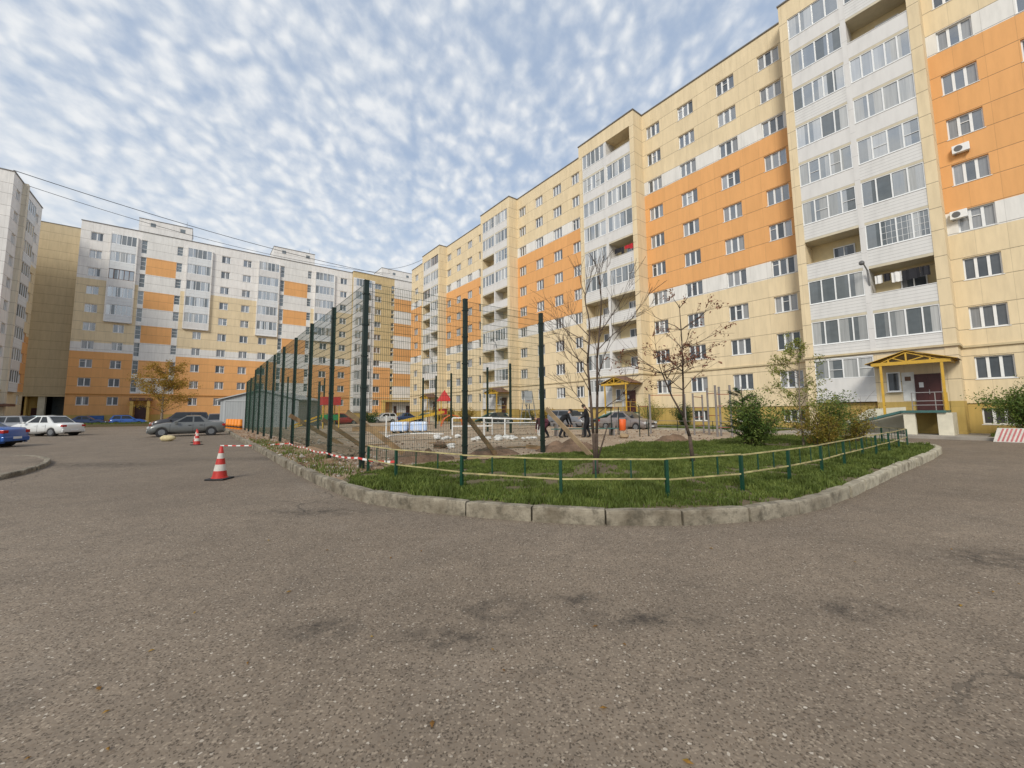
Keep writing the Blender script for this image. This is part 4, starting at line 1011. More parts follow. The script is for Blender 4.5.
m = MB(); m.box(-3.4, -3.2, -.03, -.003, 0, 2.9); m.box(3.2, 3.4, -.03, -.003, 0, 2.9); m.box(-3.4, 3.4, -.035, -.004, 2.85, 3.0); m.build('gate_frame', 'frame_grey', G)

# ------------------------------------------------------------------ cars
def car(label, paint, loc, heading, L=4.35, Wd=1.72, H=1.43, kind='sedan', plate=True, group=None):
    C = thing('parked_car', label, 'car', (loc[0], loc[1], 0), heading, group or 'cars parked around the yard')
    h = L/2; w = Wd/2; rw = .31
    fx = h-.78; rx = -h+.82          # axles
    belt = .88*H/1.43
    def top(x):
        pts = [(-h, .80), (-h+.12, .93), (-h+.75, .97), (fx-.15, .93), (h-.35, .80), (h-.08, .68), (h, .58)] if kind == 'sedan' else [(-h, .78), (-h+.1, .95), (-h+.6, .96), (fx-.1, .95), (h-.35, .83), (h-.08, .70), (h, .58)]
        if kind == 'suv': pts = [(a, b+.14) for a, b in pts]
        for (a, za), (b, zb) in zip(pts, pts[1:]):
            if a <= x <= b: return za+(zb-za)*(x-a)/(b-a)
        return pts[-1][1]
    sx = [-h, -h+.05, -h+.15, -h+.4, rx-.36, rx-.2, rx, rx+.2, rx+.36, -.3, .2, fx-.36, fx-.2, fx, fx+.2, fx+.36, h-.3, h-.12, h-.03, h]
    clr = .2 if kind != 'suv' else .26
    rings = []
    for x in sx:
        e = abs(x)/h; ww = w*(1-.10*max(0, e-.7)/.3*max(0, e-.7)/.3*1.3); 
        if e > .985: ww *= .93
        zt = top(x); zb = clr + (.12 if e > .985 else .0)
        # wheel arch opening
        for ax in (fx, rx):
            dd = abs(x-ax)
            if dd < .37: zb = max(zb, rw+math.sqrt(max(0, .36**2-dd*dd)))
        zb = min(zb, zt-.12)
        rings.append([(x, ww*.80, min(zb, .35)), (x, ww*.985, zb), (x, ww, max(zb+.02, .45)), (x, ww*1.0, max(zb+.04, min(.62, zt-.08))), (x, ww*.965, zt-.05), (x, ww*.88, zt), (x, ww*.45, zt+.03), (x, 0, zt+.04)])
    m = MB(); K = 8; vs = []; fs = []
    for r in rings: vs += r + [(p[0], -p[1], p[2]) for p in r[::-1][1:]]
    K = 15
    for i in range(len(rings)-1):
        for j in range(K-1): fs.append((i*K+j, i*K+j+1, (i+1)*K+j+1, (i+1)*K+j))
    fs += [tuple(range(K-1, -1, -1)), tuple((len(rings)-1)*K+i for i in range(K))]
    m.add(vs, fs); m.box(-h+.2, h-.2, -w*.78, w*.78, .17, .5, 1); body = m.build('body', ['paint_'+paint, 'black'], C, smooth=True)
    # cabin
    if kind == 'sedan': cb = [(-h+.74, 0), (-h+1.45, 1), (fx-1.28, 1), (fx-.42, 0)]
    elif kind == 'hatch': cb = [(-h+.05, 0), (-h+.42, 1), (fx-1.15, 1), (fx-.3, 0)]
    else: cb = [(-h+.04, 0), (-h+.3, 1), (fx-1.0, 1), (fx-.35, 0)]
    zb = (.95 if kind != 'suv' else 1.09); zr = H
    def sect(x, f): z = zb-.03+(zr-zb+.03)*f; yw = w*(.90-.21*f); return (x, yw, z)
    A, Bp, Cc, Dp = [sect(*q) for q in cb]
    rm = (Bp[0]+Cc[0])/2
    m = MB(); mir = lambda p: (p[0], -p[1], p[2])
    rf = [Bp, (Bp[0]+.25, Bp[1], zr+.02), (rm, Bp[1], zr+.03), (Cc[0]-.2, Cc[1], zr+.015), Cc]
    m.add(rf+[(p[0], 0, p[2]+.035) for p in rf]+[mir(p) for p in rf], [(i, i+1, i+6, i+5) for i in range(4)]+[(i+5, i+6, i+11, i+10) for i in range(4)])
    m.quad(A, Bp, mir(Bp), mir(A)); m.quad(Dp, mir(Dp), mir(Cc), Cc)
    for s in (1, -1):
        q = [(p[0], p[1]*s, p[2]) for p in (A, Dp, Cc, (Cc[0]-.2, Cc[1], zr+.015), (rm, Bp[1], zr+.03), (Bp[0]+.25, Bp[1], zr+.02), Bp)]
        m.add(q, [tuple(range(7))])
    m.build('cabin', 'paint_'+paint, C)
    def lp(p, q, f): return tuple(a+(b-a)*f for a, b in zip(p, q))
    def off(p, d): return (p[0]+d[0], p[1]+d[1], p[2]+d[2])
    g = MB(); d = (.012, 0, .012); q = [off(lp(Dp, Cc, .08), d), off(lp(Dp, Cc, .92), d)]; g.quad((q[0][0], q[0][1]*.93, q[0][2]), (q[0][0], -q[0][1]*.93, q[0][2]), (q[1][0], -q[1][1]*.92, q[1][2]), (q[1][0], q[1][1]*.92, q[1][2])); g.build('windscreen', 'car_glass', C)
    g = MB(); d = (-.012, 0, .012); q = [off(lp(A, Bp, .12), d), off(lp(A, Bp, .9), d)]; g.quad((q[0][0], q[0][1]*.9, q[0][2]), (q[0][0], -q[0][1]*.9, q[0][2]), (q[1][0], -q[1][1]*.9, q[1][2]), (q[1][0], q[1][1]*.9, q[1][2])); g.build('rear_window', 'car_glass', C)
    for s in (1, -1):
        def sp(x, f):
            y = w*(.90-.21*f)+.006; return (x, y*s, zb-.03+(zr-zb+.03)*f)
        xa0, xa1 = cb[0][0], cb[1][0]; xd0, xd1 = cb[3][0], cb[2][0]
        def xl(f): return xa0+(xa1-xa0)*f
        def xr(f): return xd0+(xd1-xd0)*f
        mid = (xa1+xd1)/2+.02
        lo, hi = .16, .9
        spl = [(xl(lo)+(.38 if kind == 'sedan' else .2), xl(hi)+.14, mid-.05, mid-.05), (mid+.04, mid+.04, xr(lo)-.22, xr(hi)-.1)]
        for (a0, a1, b0, b1) in spl:
            g = MB(); g.quad(sp(a0, lo), sp(b0, lo), sp(b1, hi), sp(a1, hi)); g.build('side_window', 'car_glass', C)
        # doors: seams and handles
        for (dx0, dx1) in ((rx+.42, mid), (mid, fx-.42)):
            m = MB(); yy = w*1.0+.002
            for xx in (dx0, dx1): m.box(xx-.006, xx+.006, s*yy-.003, s*yy+.003, .3, .86)
            m.box(dx0, dx1, s*yy-.003, s*yy+.003, .3, .31)
            dr = m.build('door', 'black', C)
            m = MB(); m.box(dx0+.1, dx0+.27, s*(yy+.005)-.012, s*(yy+.005)+.012, .76, .79); m.build('handle', 'paint_'+paint if paint != 'silver' else 'black', dr)
        m = MB(); m.box(xr(lo)-.28, xr(lo)-.1, s*(w+.02), s*(w+.17), .94, 1.07); m.build('mirror', 'paint_'+paint, C, bevel=.02)
        m = MB(); m.box(h-.12, h+.004, s*w*.55, s*w*.86, .56, .7) if s > 0 else m.box(h-.12, h+.004, s*w*.86, s*w*.55, .56, .7); m.build('headlight', 'lamp_clear', C, bevel=.02)
        lo_, hi_ = sorted((s*w*.58, s*w*.915)); m = MB(); m.box(-h-.006, -h+.2, lo_, hi_, .68, .84); m.build('tail_light', 'lamp_red', C, bevel=.02)
        for ax in (fx, rx):
            m = MB(); m.tube((ax, s*(w-.20), rw), (ax, s*(w-.01), rw), rw, n=22, mi=0); wh = m.build('wheel', 'rubber', C)
            m = MB(); m.tube((ax, s*(w-.012), rw), (ax, s*(w+.003), rw), rw*.62, n=18, mi=0); m.tube((ax, s*(w-.0), rw), (ax, s*(w+.012), rw), rw*.16, n=10, mi=1)
            for k in range(6):
                a = k*PI/3; m.beam((ax, s*(w+.006), rw), (ax+math.cos(a)*rw*.6, s*(w+.006), rw+math.sin(a)*rw*.6), .012, .03, 1)
            m.build('rim', ['rim', 'metal_grey'], wh)
            m = MB(); m.tube((ax, s*(w-.3), rw+.02), (ax, s*(w-.06), rw+.02), .37, n=20); m.build('wheel_arch', 'black', C)
    m = MB(); m.box(h-.09, h+.03, -w*.86, w*.86, .26, .48); m.build('bumper', 'paint_'+paint, C, bevel=.04)
    m = MB(); m.box(-h-.03, -h+.12, -w*.9, w*.9, .28, .52); m.build('bumper', 'paint_'+paint, C, bevel=.04)
    m = MB(); m.box(h+.004, h+.012, -w*.5, w*.5, .5, .6); m.build('grille', 'black', C)
    m = MB(); m.box(-h-.04, -h-.028, -.26, .26, .36 if kind != 'sedan' else .40, .47 if kind != 'sedan' else .51); m.box(h+.028, h+.04, -.26, .26, .32, .43); m.build('licence_plate', 'plate', C)
    m = MB(); 
    m.box(-.0, .0+.001, 0, .001, .2, .201)
    return C
AN = math.atan2(NY, NX)
car('silver grey old sedan seen from its left side beside the traffic cones', 'silver', (-23.55, 29.6), AN+PI+.02, 4.35, 1.66, 1.42)
car('white sedan parked on the left, its rear turned to the right', 'white', (-35.6, 31.2), R_(178), 4.35, 1.74, 1.5)
car('bright blue sedan cut by the left edge of the photo', 'blue', (-26.75, 19.6), R_(199), 4.45, 1.76, 1.46)
car('grey car mostly hidden between the blue sedan and the white sedan', 'grey', (-41.5, 33.2), R_(190), 4.2, 1.7, 1.5, 'hatch')
car('pale blue hatchback between the grey car and the white sedan', 'sky', (-52.5, 44.2), R_(200), 3.9, 1.66, 1.5, 'hatch')
car('dark grey car at the far left below the pale block', 'dark', (-53.5, 41.5), R_(170), 4.3, 1.7, 1.5, 'hatch')
car('dark estate car behind the silver sedan', 'dark', (-34.2, 42.2), AN+PI, 4.6, 1.8, 1.75, 'suv')
car('grey green hatchback between the silver sedan and the garage', 'grey', (-31.0, 42.6), at_+PI, 3.9, 1.66, 1.58, 'hatch')
car('small dark red car under the autumn birch behind the dark estate', 'brown_red', (-38.0, 45.8), AN+PI, 4.1, 1.66, 1.5, 'hatch')
car('bright blue hatchback before the porch of the orange wall', 'blue', W(81.4, -8.0), AN, 4.0, 1.7, 1.5, 'hatch')
car('dark blue sedan left of the bright blue hatchback, before the orange wall', 'navy', W(81.4, -12.4), AN, 4.3, 1.7, 1.45)
car('red hatchback beyond the playground, seen through the mesh', 'red', (-22.0, 52.5), AN+.1, 4.1, 1.7, 1.5, 'hatch')
car('white hatchback beyond the playground under the corner block', 'white', (-19.0, 60.0), AN+PI, 3.9, 1.7, 1.5, 'hatch')
car('navy blue car right of the white hatchback under the corner block', 'navy', (-16.6, 64.5), AN, 4.3, 1.7, 1.5)
car('dark sedan parked by the third porch, seen beside the far posts', 'dark', (-1.8, 50.0), at_, 4.3, 1.7, 1.45)
car('blue grey estate behind the bending people', 'grey', (5.2, 36.9), at_+PI, 4.4, 1.75, 1.6, 'suv')
car('silver sedan by the second porch, behind the orange bin', 'beige_grey', (9.0, 32.0), at_+PI, 4.4, 1.74, 1.45)

# ------------------------------------------------------------------ trees and bushes
def leaf_cloud(m, c, r, n, size, rnd, mi=0, flat=.8):
    for _ in range(n):
        v = Vector((rnd.gauss(0, 1), rnd.gauss(0, 1), rnd.gauss(0, 1)*flat)).normalized()*r*rnd.random()**.45
        p = Vector(c)+v; a = Vector((rnd.uniform(-1, 1), rnd.uniform(-1, 1), rnd.uniform(-1, 1))).normalized(); b = a.orthogonal().normalized(); b = Matrix.Rotation(rnd.uniform(0, 6.28), 3, a) @ b
        s = size*rnd.uniform(.6, 1.3); d = a*s; e = b*s*.45
        m.add([p-d*.5, p+e*.5, p+d*.5, p-e*.5], [(0, 1, 2, 3)], mi)
def grow(m, p, d, L, r, depth, rnd, tips, spread=.5, up=.25, minr=.004, seg=4, kids=(2, 3), shrink=.68, curve=.12):
    p = Vector(p); d = Vector(d).normalized(); rr = r
    pts = [p.copy()]
    for i in range(seg):
        d = (d + Vector((rnd.gauss(0, curve), rnd.gauss(0, curve), rnd.gauss(0, curve*.5)+up*.12))).normalized()
        q = p + d*L/seg; r2 = max(minr, rr*(.86 if depth > 0 else .7))
        m.tube(p, q, rr, r2, 7 if rr > .02 else (5 if rr > .008 else 4), caps=False); p = q; rr = r2; pts.append(p.copy())
        if depth > 0 and i >= 1 and rnd.random() < .65:
            a = rnd.uniform(0, 6.28); ax = d.orthogonal().normalized(); ax = Matrix.Rotation(a, 3, d) @ ax
            dd = (d*math.cos(spread)+ax*math.sin(spread)*rnd.uniform(.8, 1.2)+Vector((0, 0, up*.5))).normalized()
            grow(m, p, dd, L*shrink*rnd.uniform(.7, 1.05), max(minr, rr*.55), depth-1, rnd, tips, spread, up, minr, seg, kids, shrink, curve)
    if depth > 0:
        for _ in range(rnd.randint(*kids)):
            a = rnd.uniform(0, 6.28); ax = d.orthogonal().normalized(); ax = Matrix.Rotation(a, 3, d) @ ax; sp = spread*rnd.uniform(.5, 1.1)
            dd = (d*math.cos(sp)+ax*math.sin(sp)).normalized()
            grow(m, p, dd, L*shrink*rnd.uniform(.75, 1.1), max(minr, rr*.72), depth-1, rnd, tips, spread, up, minr, seg, kids, shrink, curve)
    tips.append((p, d)); tips.extend((q, d) for q in pts[2:-1] if depth <= 1)
# bare tree with two stems
T = thing('bare_tree', 'leafless young tree with two thin stems on the lawn behind the rail fence', 'tree', (1.74, 8.62, .14))
rnd = random.Random(21); tips = []; m = MB()
m.tube((0, 0, -.02), (.0, 0, .35), .075, .055, 9)
stems = [[(0, 0, .3), (-.03, 0, .9), (-.06, .05, 1.7), (-.10, .05, 2.4), (-.05, 0, 3.0)], [(.02, 0, .3), (.05, .03, .9), (.08, 0, 1.7), (.10, 0, 2.5), (.18, .05, 3.1)]]
for st in stems:
    r = .038
    for i, (a, b) in enumerate(zip(st, st[1:])): m.tube(a, b, r, r*.84, 8); r *= .84
m.tube((.03, 0, .3), (.3, .1, 1.05), .02, .012, 6)
m.build('trunk', 'bark', T, smooth=True)
m = MB()
for st, sgn in zip(stems, (-1, 1)):
    grow(m, st[4], (sgn*.05, 0, 1), .95, .02, 2, rnd, tips, .42, .4)
    for (k, z, L) in ((1, .5, .9), (2, .1, 1.3), (2, .5, 1.4), (2, .9, 1.2), (3, .3, 1.3), (3, .7, 1.1), (3, .95, 1.2)):
        a, b = Vector(st[k]), Vector(st[k+1]); p = a.lerp(b, z); az = rnd.uniform(-1.4, 1.4)+(PI if sgn < 0 else 0)
        grow(m, p, (math.cos(az), math.sin(az), rnd.uniform(.6, 1.2)), L*.72, .012, 2, rnd, tips, .40, .2, .003)
m.build('crown', 'bark', T)
m = MB()
for p, d in tips:
    if rnd.random() < .02: leaf_cloud(m, p, .05, 1, .05, rnd)
m.build('leaves', 'leaf_autumn', T)
# rowan with red brown leaves
T = thing('rowan_tree', 'slim forked rowan with withered red brown leaves on the lawn', 'tree', (4.62, 10.65, .14))
rnd = random.Random(5); tips = []; m = MB()
m.tube((.06, 0, -.02), (.0, 0, .7), .06, .045, 8); m.tube((0, 0, .7), (-.13, 0, 1.18), .045, .038, 8)
m.tube((-.13, 0, 1.18), (-.42, 0, 1.75), .026, .022, 7); m.tube((-.42, 0, 1.75), (-.62, .05, 2.35), .022, .018, 7)
m.tube((-.13, 0, 1.18), (-.10, 0, 2.1), .032, .024, 7); m.tube((-.10, 0, 2.1), (-.08, 0, 3.2), .024, .016, 7); m.tube((-.08, 0, 3.2), (-.1, 0, 4.2), .016, .008, 6)
m.build('trunk', 'bark', T, smooth=True)
m = MB(); lt = []
for (p, L, n) in (((-.62, .05, 2.35), .95, 8), ((-.5, .05, 2.2), .9, 4), ((-.1, 0, 2.4), .95, 5), ((-.09, 0, 3.0), .9, 4), ((-.09, 0, 3.5), .8, 4), ((-.1, 0, 4.1), .5, 2), ((-.11, 0, 1.9), .8, 3), ((-.5, 0, 2.0), .8, 3)):
    for k in range(n):
        az = rnd.uniform(0, 6.28); grow(m, p, (math.cos(az), math.sin(az)*.8, rnd.uniform(.3, .9)), L*rnd.uniform(.7, 1.15), .011, 1, rnd, lt, .5, .1, .003)
m.build('crown', 'bark', T)
m = MB()
for p, d in lt:
    q = rnd.random()
    if q < .4: leaf_cloud(m, p+Vector((0, 0, -.03)), .09, rnd.randint(3, 7), .08, rnd)
m.build('leaves', 'leaf_rowan', T)
# young birch behind the rail fence
T = thing('birch_tree', 'young birch with sparse yellow green leaves among the bushes', 'tree', (10.6, 14.9, .14))
rnd = random.Random(9); lt = []; m = MB(); m.tube((0, 0, 0), (-.05, 0, 1.6), .035, .026, 7); m.tube((-.05, 0, 1.6), (.05, 0, 3.0), .026, .014, 6); m.tube((.05, 0, 3.0), (.15, 0, 4.0), .014, .005, 5); m.build('trunk', 'bark_pale', T)
m = MB()
for k in range(30):
    z = rnd.uniform(.9, 3.9); az = rnd.uniform(0, 6.28); grow(m, (0, 0, z), (math.cos(az), math.sin(az), rnd.uniform(.4, 1.)), rnd.uniform(.5, 1.0)*(1.25-z*.2), .009, 1, rnd, lt, .45, .1, .003)
m.build('crown', 'bark', T); m = MB()
for p, d in lt:
    if rnd.random() < .8: leaf_cloud(m, p, .12, rnd.randint(5, 10), .08, rnd)
m.build('leaves', 'leaf_birch', T)
# autumn birch before the orange wall
T = thing('birch_tree', 'tall autumn birch with golden leaves before the orange wall of the end block', 'tree', W(75.0, -4.0)+(0,))
rnd = random.Random(13); lt = []; m = MB(); m.tube((0, 0, 0), (0, 0, 4.5), .17, .1, 9); m.tube((0, 0, 4.5), (.1, 0, 8), .1, .03, 7); m.build('trunk', 'bark_pale', T)
m = MB()
for k in range(44):
    z = rnd.uniform(1.6, 8.4); az = rnd.uniform(0, 6.28); L = (2.6 if z < 5 else 1.5)*rnd.uniform(.6, 1.1); grow(m, (0, 0, z), (math.cos(az), math.sin(az), rnd.uniform(.1, .9)), L, .03, 1, rnd, lt, .5, .05, .008)
m.build('crown', 'bark', T); m = MB()
for p, d in lt:
    leaf_cloud(m, p, .5, 13, .2, rnd)
m.build('leaves', 'leaf_autumn', T)
def bush(name, label, loc, r, h, leafm, n, size, seed, lean=(0, 0), stems=14, group=None):
    T = thing(name, label, 'bush', loc, 0, group); rnd = random.Random(seed); lt = []; m = MB()
    for k in range(stems):
        az = rnd.uniform(0, 6.28); sp = rnd.uniform(.1, .8); grow(m, (rnd.gauss(0, r*.15), rnd.gauss(0, r*.15), 0), (math.cos(az)*sp+lean[0], math.sin(az)*sp+lean[1], 1), h*rnd.uniform(.45, .75), .014, 1, rnd, lt, .5, .1, .004, curve=.15)
    m.build('stems', 'bark', T); m = MB()
    lt = [q for q in lt if q[0].z > .1]
    for k in range(n):
        p, d = rnd.choice(lt); p = p*rnd.uniform(.25, 1.) if rnd.random() < .55 else p; p = Vector((p.x*(1.+.5*(1-p.z/h) if p.z < h else p.x), p.y, p.z)) if False else p; leaf_cloud(m, p, .2*h/1.5+.05, 3, size, rnd)
    m.build('leaves', leafm, T); return T
bush('bush', 'dark green bush at the foot of the pine on the lawn', (9.0, 15.2, .14), .9, 1.8, 'leaf_bush', 2400, .09, 31, stems=20)
bush('bush', 'golden green bush beside the young birch, behind the rail fence', (10.9, 14.4, .14), .8, 1.25, 'leaf_gold', 1300, .075, 32)
bush('bush', 'olive green bush in the middle of the bush row behind the rail fence', (11.9, 15.4, .14), .9, 1.95, 'leaf_bush', 2300, .075, 33)
bush('bush', 'yellow leaved bush at the right end of the bush row', (13.6, 16.3, .14), .8, 1.35, 'leaf_gold', 1100, .075, 34)
bush('bush', 'sparse reddish shrub reaching up before the near porch ramp', (14.6, 17.2, .14), .4, 2.3, 'leaf_rowan', 90, .06, 35, stems=7)
bush('bush', 'full green bush behind the striped concrete block at the right edge', W(-.1, 31.0)+(.12,), 2.4, 2.3, 'leaf_bush', 9000, .11, 36, stems=60)
bush('bush', 'upright yellow green bush beside the second porch', W(20.4, 31.)+(.12,), .7, 2.3, 'leaf_birch', 900, .1, 37)
bush('bush', 'round green bush under the first window right of the second bay', W(18.2, 32.4)+(.12,), .9, 1.7, 'leaf_dark', 1500, .11, 38)
for k, (u, n, hh, lb) in enumerate([(34, 32, 1.8, 'yellowish shrub under the wall left of the second porch'), (38.5, 32, 1.6, 'wide yellowing shrub between the second and third porch'), (52, 31.5, 2.0, 'yellow green shrub left of the third porch'), (57, 31.5, 1.8, 'yellow green shrub below the wall left of the second lone post'), (61, 31.5, 2.0, 'yellow shrub near the fourth porch, behind the red pyramid roof')]):
    bush('bush', lb, W(u, n)+(.1,), 1.3, hh, 'leaf_gold' if k % 2 else 'leaf_autumn', 700, .2, 50+k, stems=12, group='shrubs along the foot of the long block')
bush('bush', 'small green bush behind the red car at the corner block', (-19.6, 57, 0), .9, 1.8, 'leaf_dark', 700, .16, 61)
# small pine rising from the bush
T = thing('pine_tree', 'small dark pine rising out of the green bush', 'tree', (8.75, 15.4, .14)); rnd = random.Random(3)
m = MB(); m.tube((0, 0, 0), (.03, 0, 1.3), .045, .03, 7); m.tube((.03, 0, 1.3), (-.02, 0, 2.25), .03, .01, 6); m.build('trunk', 'bark', T)
m = MB(); nb = MB()
for k in range(34):
    z = .3+1.8*k/34; az = rnd.uniform(0, 6.28); L = (.85-.27*z)*rnd.uniform(.7, 1.1)+.08; e = Vector((math.cos(az)*L, math.sin(az)*L, z+.22*L+.08)); nb.tube((0, 0, z), e, .009, .004, 4, caps=False)
    for q in range(9):
        p = Vector((0, 0, z)).lerp(e, .3+.7*q/8)
        for _ in range(20):
            dd = Vector((rnd.gauss(0, 1), rnd.gauss(0, 1), rnd.gauss(.4, .7))).normalized()*rnd.uniform(.07, .13); s = dd.orthogonal().normalized()*.006
            m.add([p-s, p+s, p+dd], [(0, 1, 2)])
nb.build('branches', 'bark', T); m.build('needles', 'needle', T)

# ------------------------------------------------------------------ playground and court gear
# white goal frame lying on its side
Gt = thing('goal_frame', 'white painted tubular goal frame standing inside the court', 'goal', (-1.6, 23.2, .12), .02)
def tubes(segs, name, mt, parent, r=.035): 
    m = MB()
    for a, b in segs: m.tube(a, b, r, n=8)
    return m.build(name, mt, parent)
tubes([((0, 0, 0), (0, 0, 1.05)), ((3.15, 0, 0), (3.15, 0, .95)), ((0, 0, 1.05), (3.15, 0, .95)), ((1.2, 0, .0), (1.2, 0, 1.02))], 'front_frame', 'white_paint', Gt, .045)
tubes([((0, 1.0, 0), (0, 1., .75)), ((3.15, 1., 0), (3.15, 1., .75)), ((0, 1., .75), (3.15, 1., .75)), ((0, 0, 1.05), (0, 1., .75)), ((3.15, 0, .95), (3.15, 1., .75))], 'rear_frame', 'white_paint', Gt, .03)
Gt2 = thing('goal_frame', 'second white tube frame behind the first, reaching left to the mesh post', 'goal', (-3.6, 24.6, .12), .02)
tubes([((0, 0, 0), (0, 0, 1.05)), ((2.4, 0, 0), (2.4, 0, 1.05)), ((0, 0, 1.05), (2.4, 0, 1.05)), ((0, 0, .55), (2.4, 0, .55))], 'front_frame', 'white_paint', Gt2, .04)
# white broken paving stones before the goal
rnd = random.Random(8)
for k in range(34):
    x = rnd.uniform(-1.9, 1.3); y = 20.2+rnd.uniform(-.9, 1.3)+x*.1; s = rnd.uniform(.10, .2)
    if k > 25: x = rnd.uniform(-4.0, -2.6); y = rnd.uniform(20, 22)
    m = MB(); m.lump((0, 0, s*.45), s, 0, .22, (1.2, 1, .6), 6, 4); o = m.build('rubble_stone', 'stone_white', loc=(x, y, .15), rz=rnd.uniform(0, 3))
    tag(o, 'white broken stone in the rubble row before the white goal frames', 'stone', 'white rubble stones before the goal frames')
# wrapped bundles
for k, (x, y, lb) in enumerate([(-7.75, 28.2, 'left of the two blue and white plastic wrapped bundles on the dirt'), (-6.45, 28.3, 'right of the two blue and white plastic wrapped bundles on the dirt')]):
    T = thing('wrapped_bundle', lb, 'wrapped bundle', (x, y, .14), .1+k*.05, 'wrapped bundles in the court')
    m = MB(); m.box(-.56, .56, -.6, .6, .12, .75); m.build('wrapped_goods', 'plastic_blue', T, bevel=.1)
    m = MB()
    for xx in (-.52, -.06, .4): m.box(xx, xx+.12, -.62, .62, 0, .115)
    m.build('pallet', 'wood', T)
    m = MB()
    for xx in (-.3, .25): m.box(xx, xx+.05, -.612, .612, .11, .762)
    m.build('strap', 'white_paint', T)
# white kerb band of the court
m = MB(); pts = [(-6.7, 21.2), (-7.1, 23.8), (-6.6, 26.2), (-5.6, 26.6), (-4.3, 25.4)]
for a, b in zip(pts, pts[1:]): m.beam((a[0], a[1], .17), (b[0], b[1], .17), .14, .1)
tag(m.build('edging_strip', 'white_paint'), 'white edging strip curving on the dirt before the wrapped bundles', 'edging')
m = MB(); m.tube((-6.6, 21.4, .12), (-6.6, 21.4, 1.35), .04, n=8); m.box(-6.66, -6.54, 21.36, 21.44, 1.35, 1.37); tag(m.build('marker_post', 'white_paint'), 'short white post standing on the dirt behind the nearest mesh panel', 'post')
# boards and debris
for k, (x, y, l, a, lb) in enumerate([(-3.1, 18.2, 1.2, .3, 'flat board on the dirt behind the nearest mesh panel'), (-6.3, 17.1, 1.6, 2.2, 'crossed board on the dirt near the second mesh post'), (-5.8, 17.2, 1.4, .9, 'lower crossed board on the dirt near the second mesh post'), (-9.2, 22.5, 1.8, .1, 'pale board lying in the dirt behind the fourth mesh post'), (.4, 15.6, 1.3, .4, 'board on the dirt behind the last front mesh post'), (-1.2, 11.9, 2.6, -.25, 'long thin lath lying on the grass inside the front fence'), (-9.5, 30, 2.2, .05, 'red brown plank before the wrapped bundles')]):
    m = MB(); m.box(-l/2, l/2, -.07, .07, 0, .035); o = m.build('board', 'wood_pale' if k % 2 else 'wood', loc=(x, y, .17), rz=a); o.rotation_euler = (0, random.uniform(-.05, .02), a); tag(o, lb, 'board', 'boards lying on the dirt')
for k, (x, y, s, mt, lb) in enumerate([(-2.75, 15.6, .22, 'soil_dark', 'dark clump of earth beside the pale scrap behind the nearest mesh panel'), (-2.35, 15.7, .15, 'stone_white', 'pale scrap beside the dark clump behind the nearest mesh panel'), (5.6, 20.5, .2, 'wood_pale', 'pale wood scrap on the sand by the standing person')]):
    m = MB(); m.lump((0, 0, s*.5), s, 0, .3, (1.4, 1, .7), 8, 5); tag(m.build('debris', mt, loc=(x, y, .15)), lb, 'debris')
# playhouse with red pyramid roof
T = thing('playhouse', 'playground hut with a red pyramid roof on thin posts', 'playground tower', (-8.3, 49.8, .1), .5)
m = MB(); m.add([(-.75, -.75, 2.8), (.75, -.75, 2.8), (.75, .75, 2.8), (-.75, .75, 2.8), (0, 0, 4.2)], [(0, 1, 4), (1, 2, 4), (2, 3, 4), (3, 0, 4), (3, 2, 1, 0)]); m.build('roof', 'red_roof', T)
for x, y in ((-.6, -.6), (.6, -.6), (.6, .6), (-.6, .6)):
    m = MB(); m.tube((x, y, 0), (x, y, 2.8), .05, n=8); m.build('post', 'slide_yellow', T)
m = MB(); m.box(-.65, .65, -.65, .65, 1.1, 1.18); m.build('deck', 'wood', T)
m = MB(); m.box(-.6, .6, .62, .66, 1.2, 1.9); m.build('side_panel', 'red_roof', T)
T = thing('slide', 'long yellow playground slide right of the white hatchback', 'slide', (-12.6, 44.5, .1), .55)
m = MB()
for s in (-.3, .3): m.beam((0, s, .35), (5.4, s, 1.5), .05, .28)
m.build('side_rail', 'slide_yellow', T); m = MB(); m.beam((0, 0, .25), (5.4, 0, 1.4), .6, .04); m.build('chute', 'metal_grey', T)
m = MB()
for x in (1.8, 3.6, 5.3):
    for s in (-.28, .28): m.tube((x, s, 0), (x, s, .2+x*.22), .04, n=6)
m.build('leg', 'bar_red', T)
T = thing('climbing_tower', 'playground tower with a red box roof, yellow posts and green panels', 'playground tower', (-17.2, 38.2, .1), .7)
m = MB(); m.box(-.8, .8, -.8, .8, 2.2, 2.95); m.build('roof', 'red_roof', T)
for x, y in ((-.7, -.7), (.7, -.7), (.7, .7), (-.7, .7)):
    m = MB(); m.tube((x, y, 0), (x, y, 2.2), .06, n=8); m.build('post', 'slide_yellow', T)
m = MB(); m.box(-.7, .7, -.73, -.69, .8, 1.3); m.box(-.7, .7, .69, .73, .8, 1.3); m.build('side_panel', 'play_green', T)
m = MB(); m.box(-.7, .7, -.68, .68, .75, .8); m.build('deck', 'wood', T)
m = MB(); m.beam((-.8, 0, .9), (-3.2, 0, .1), .6, .05); m.beam((-.8, .3, 1.2), (-3.2, .3, .3), .05, .1); m.beam((-.8, -.3, 1.2), (-3.2, -.3, .3), .05, .1); m.build('ramp', 'slide_yellow', T)
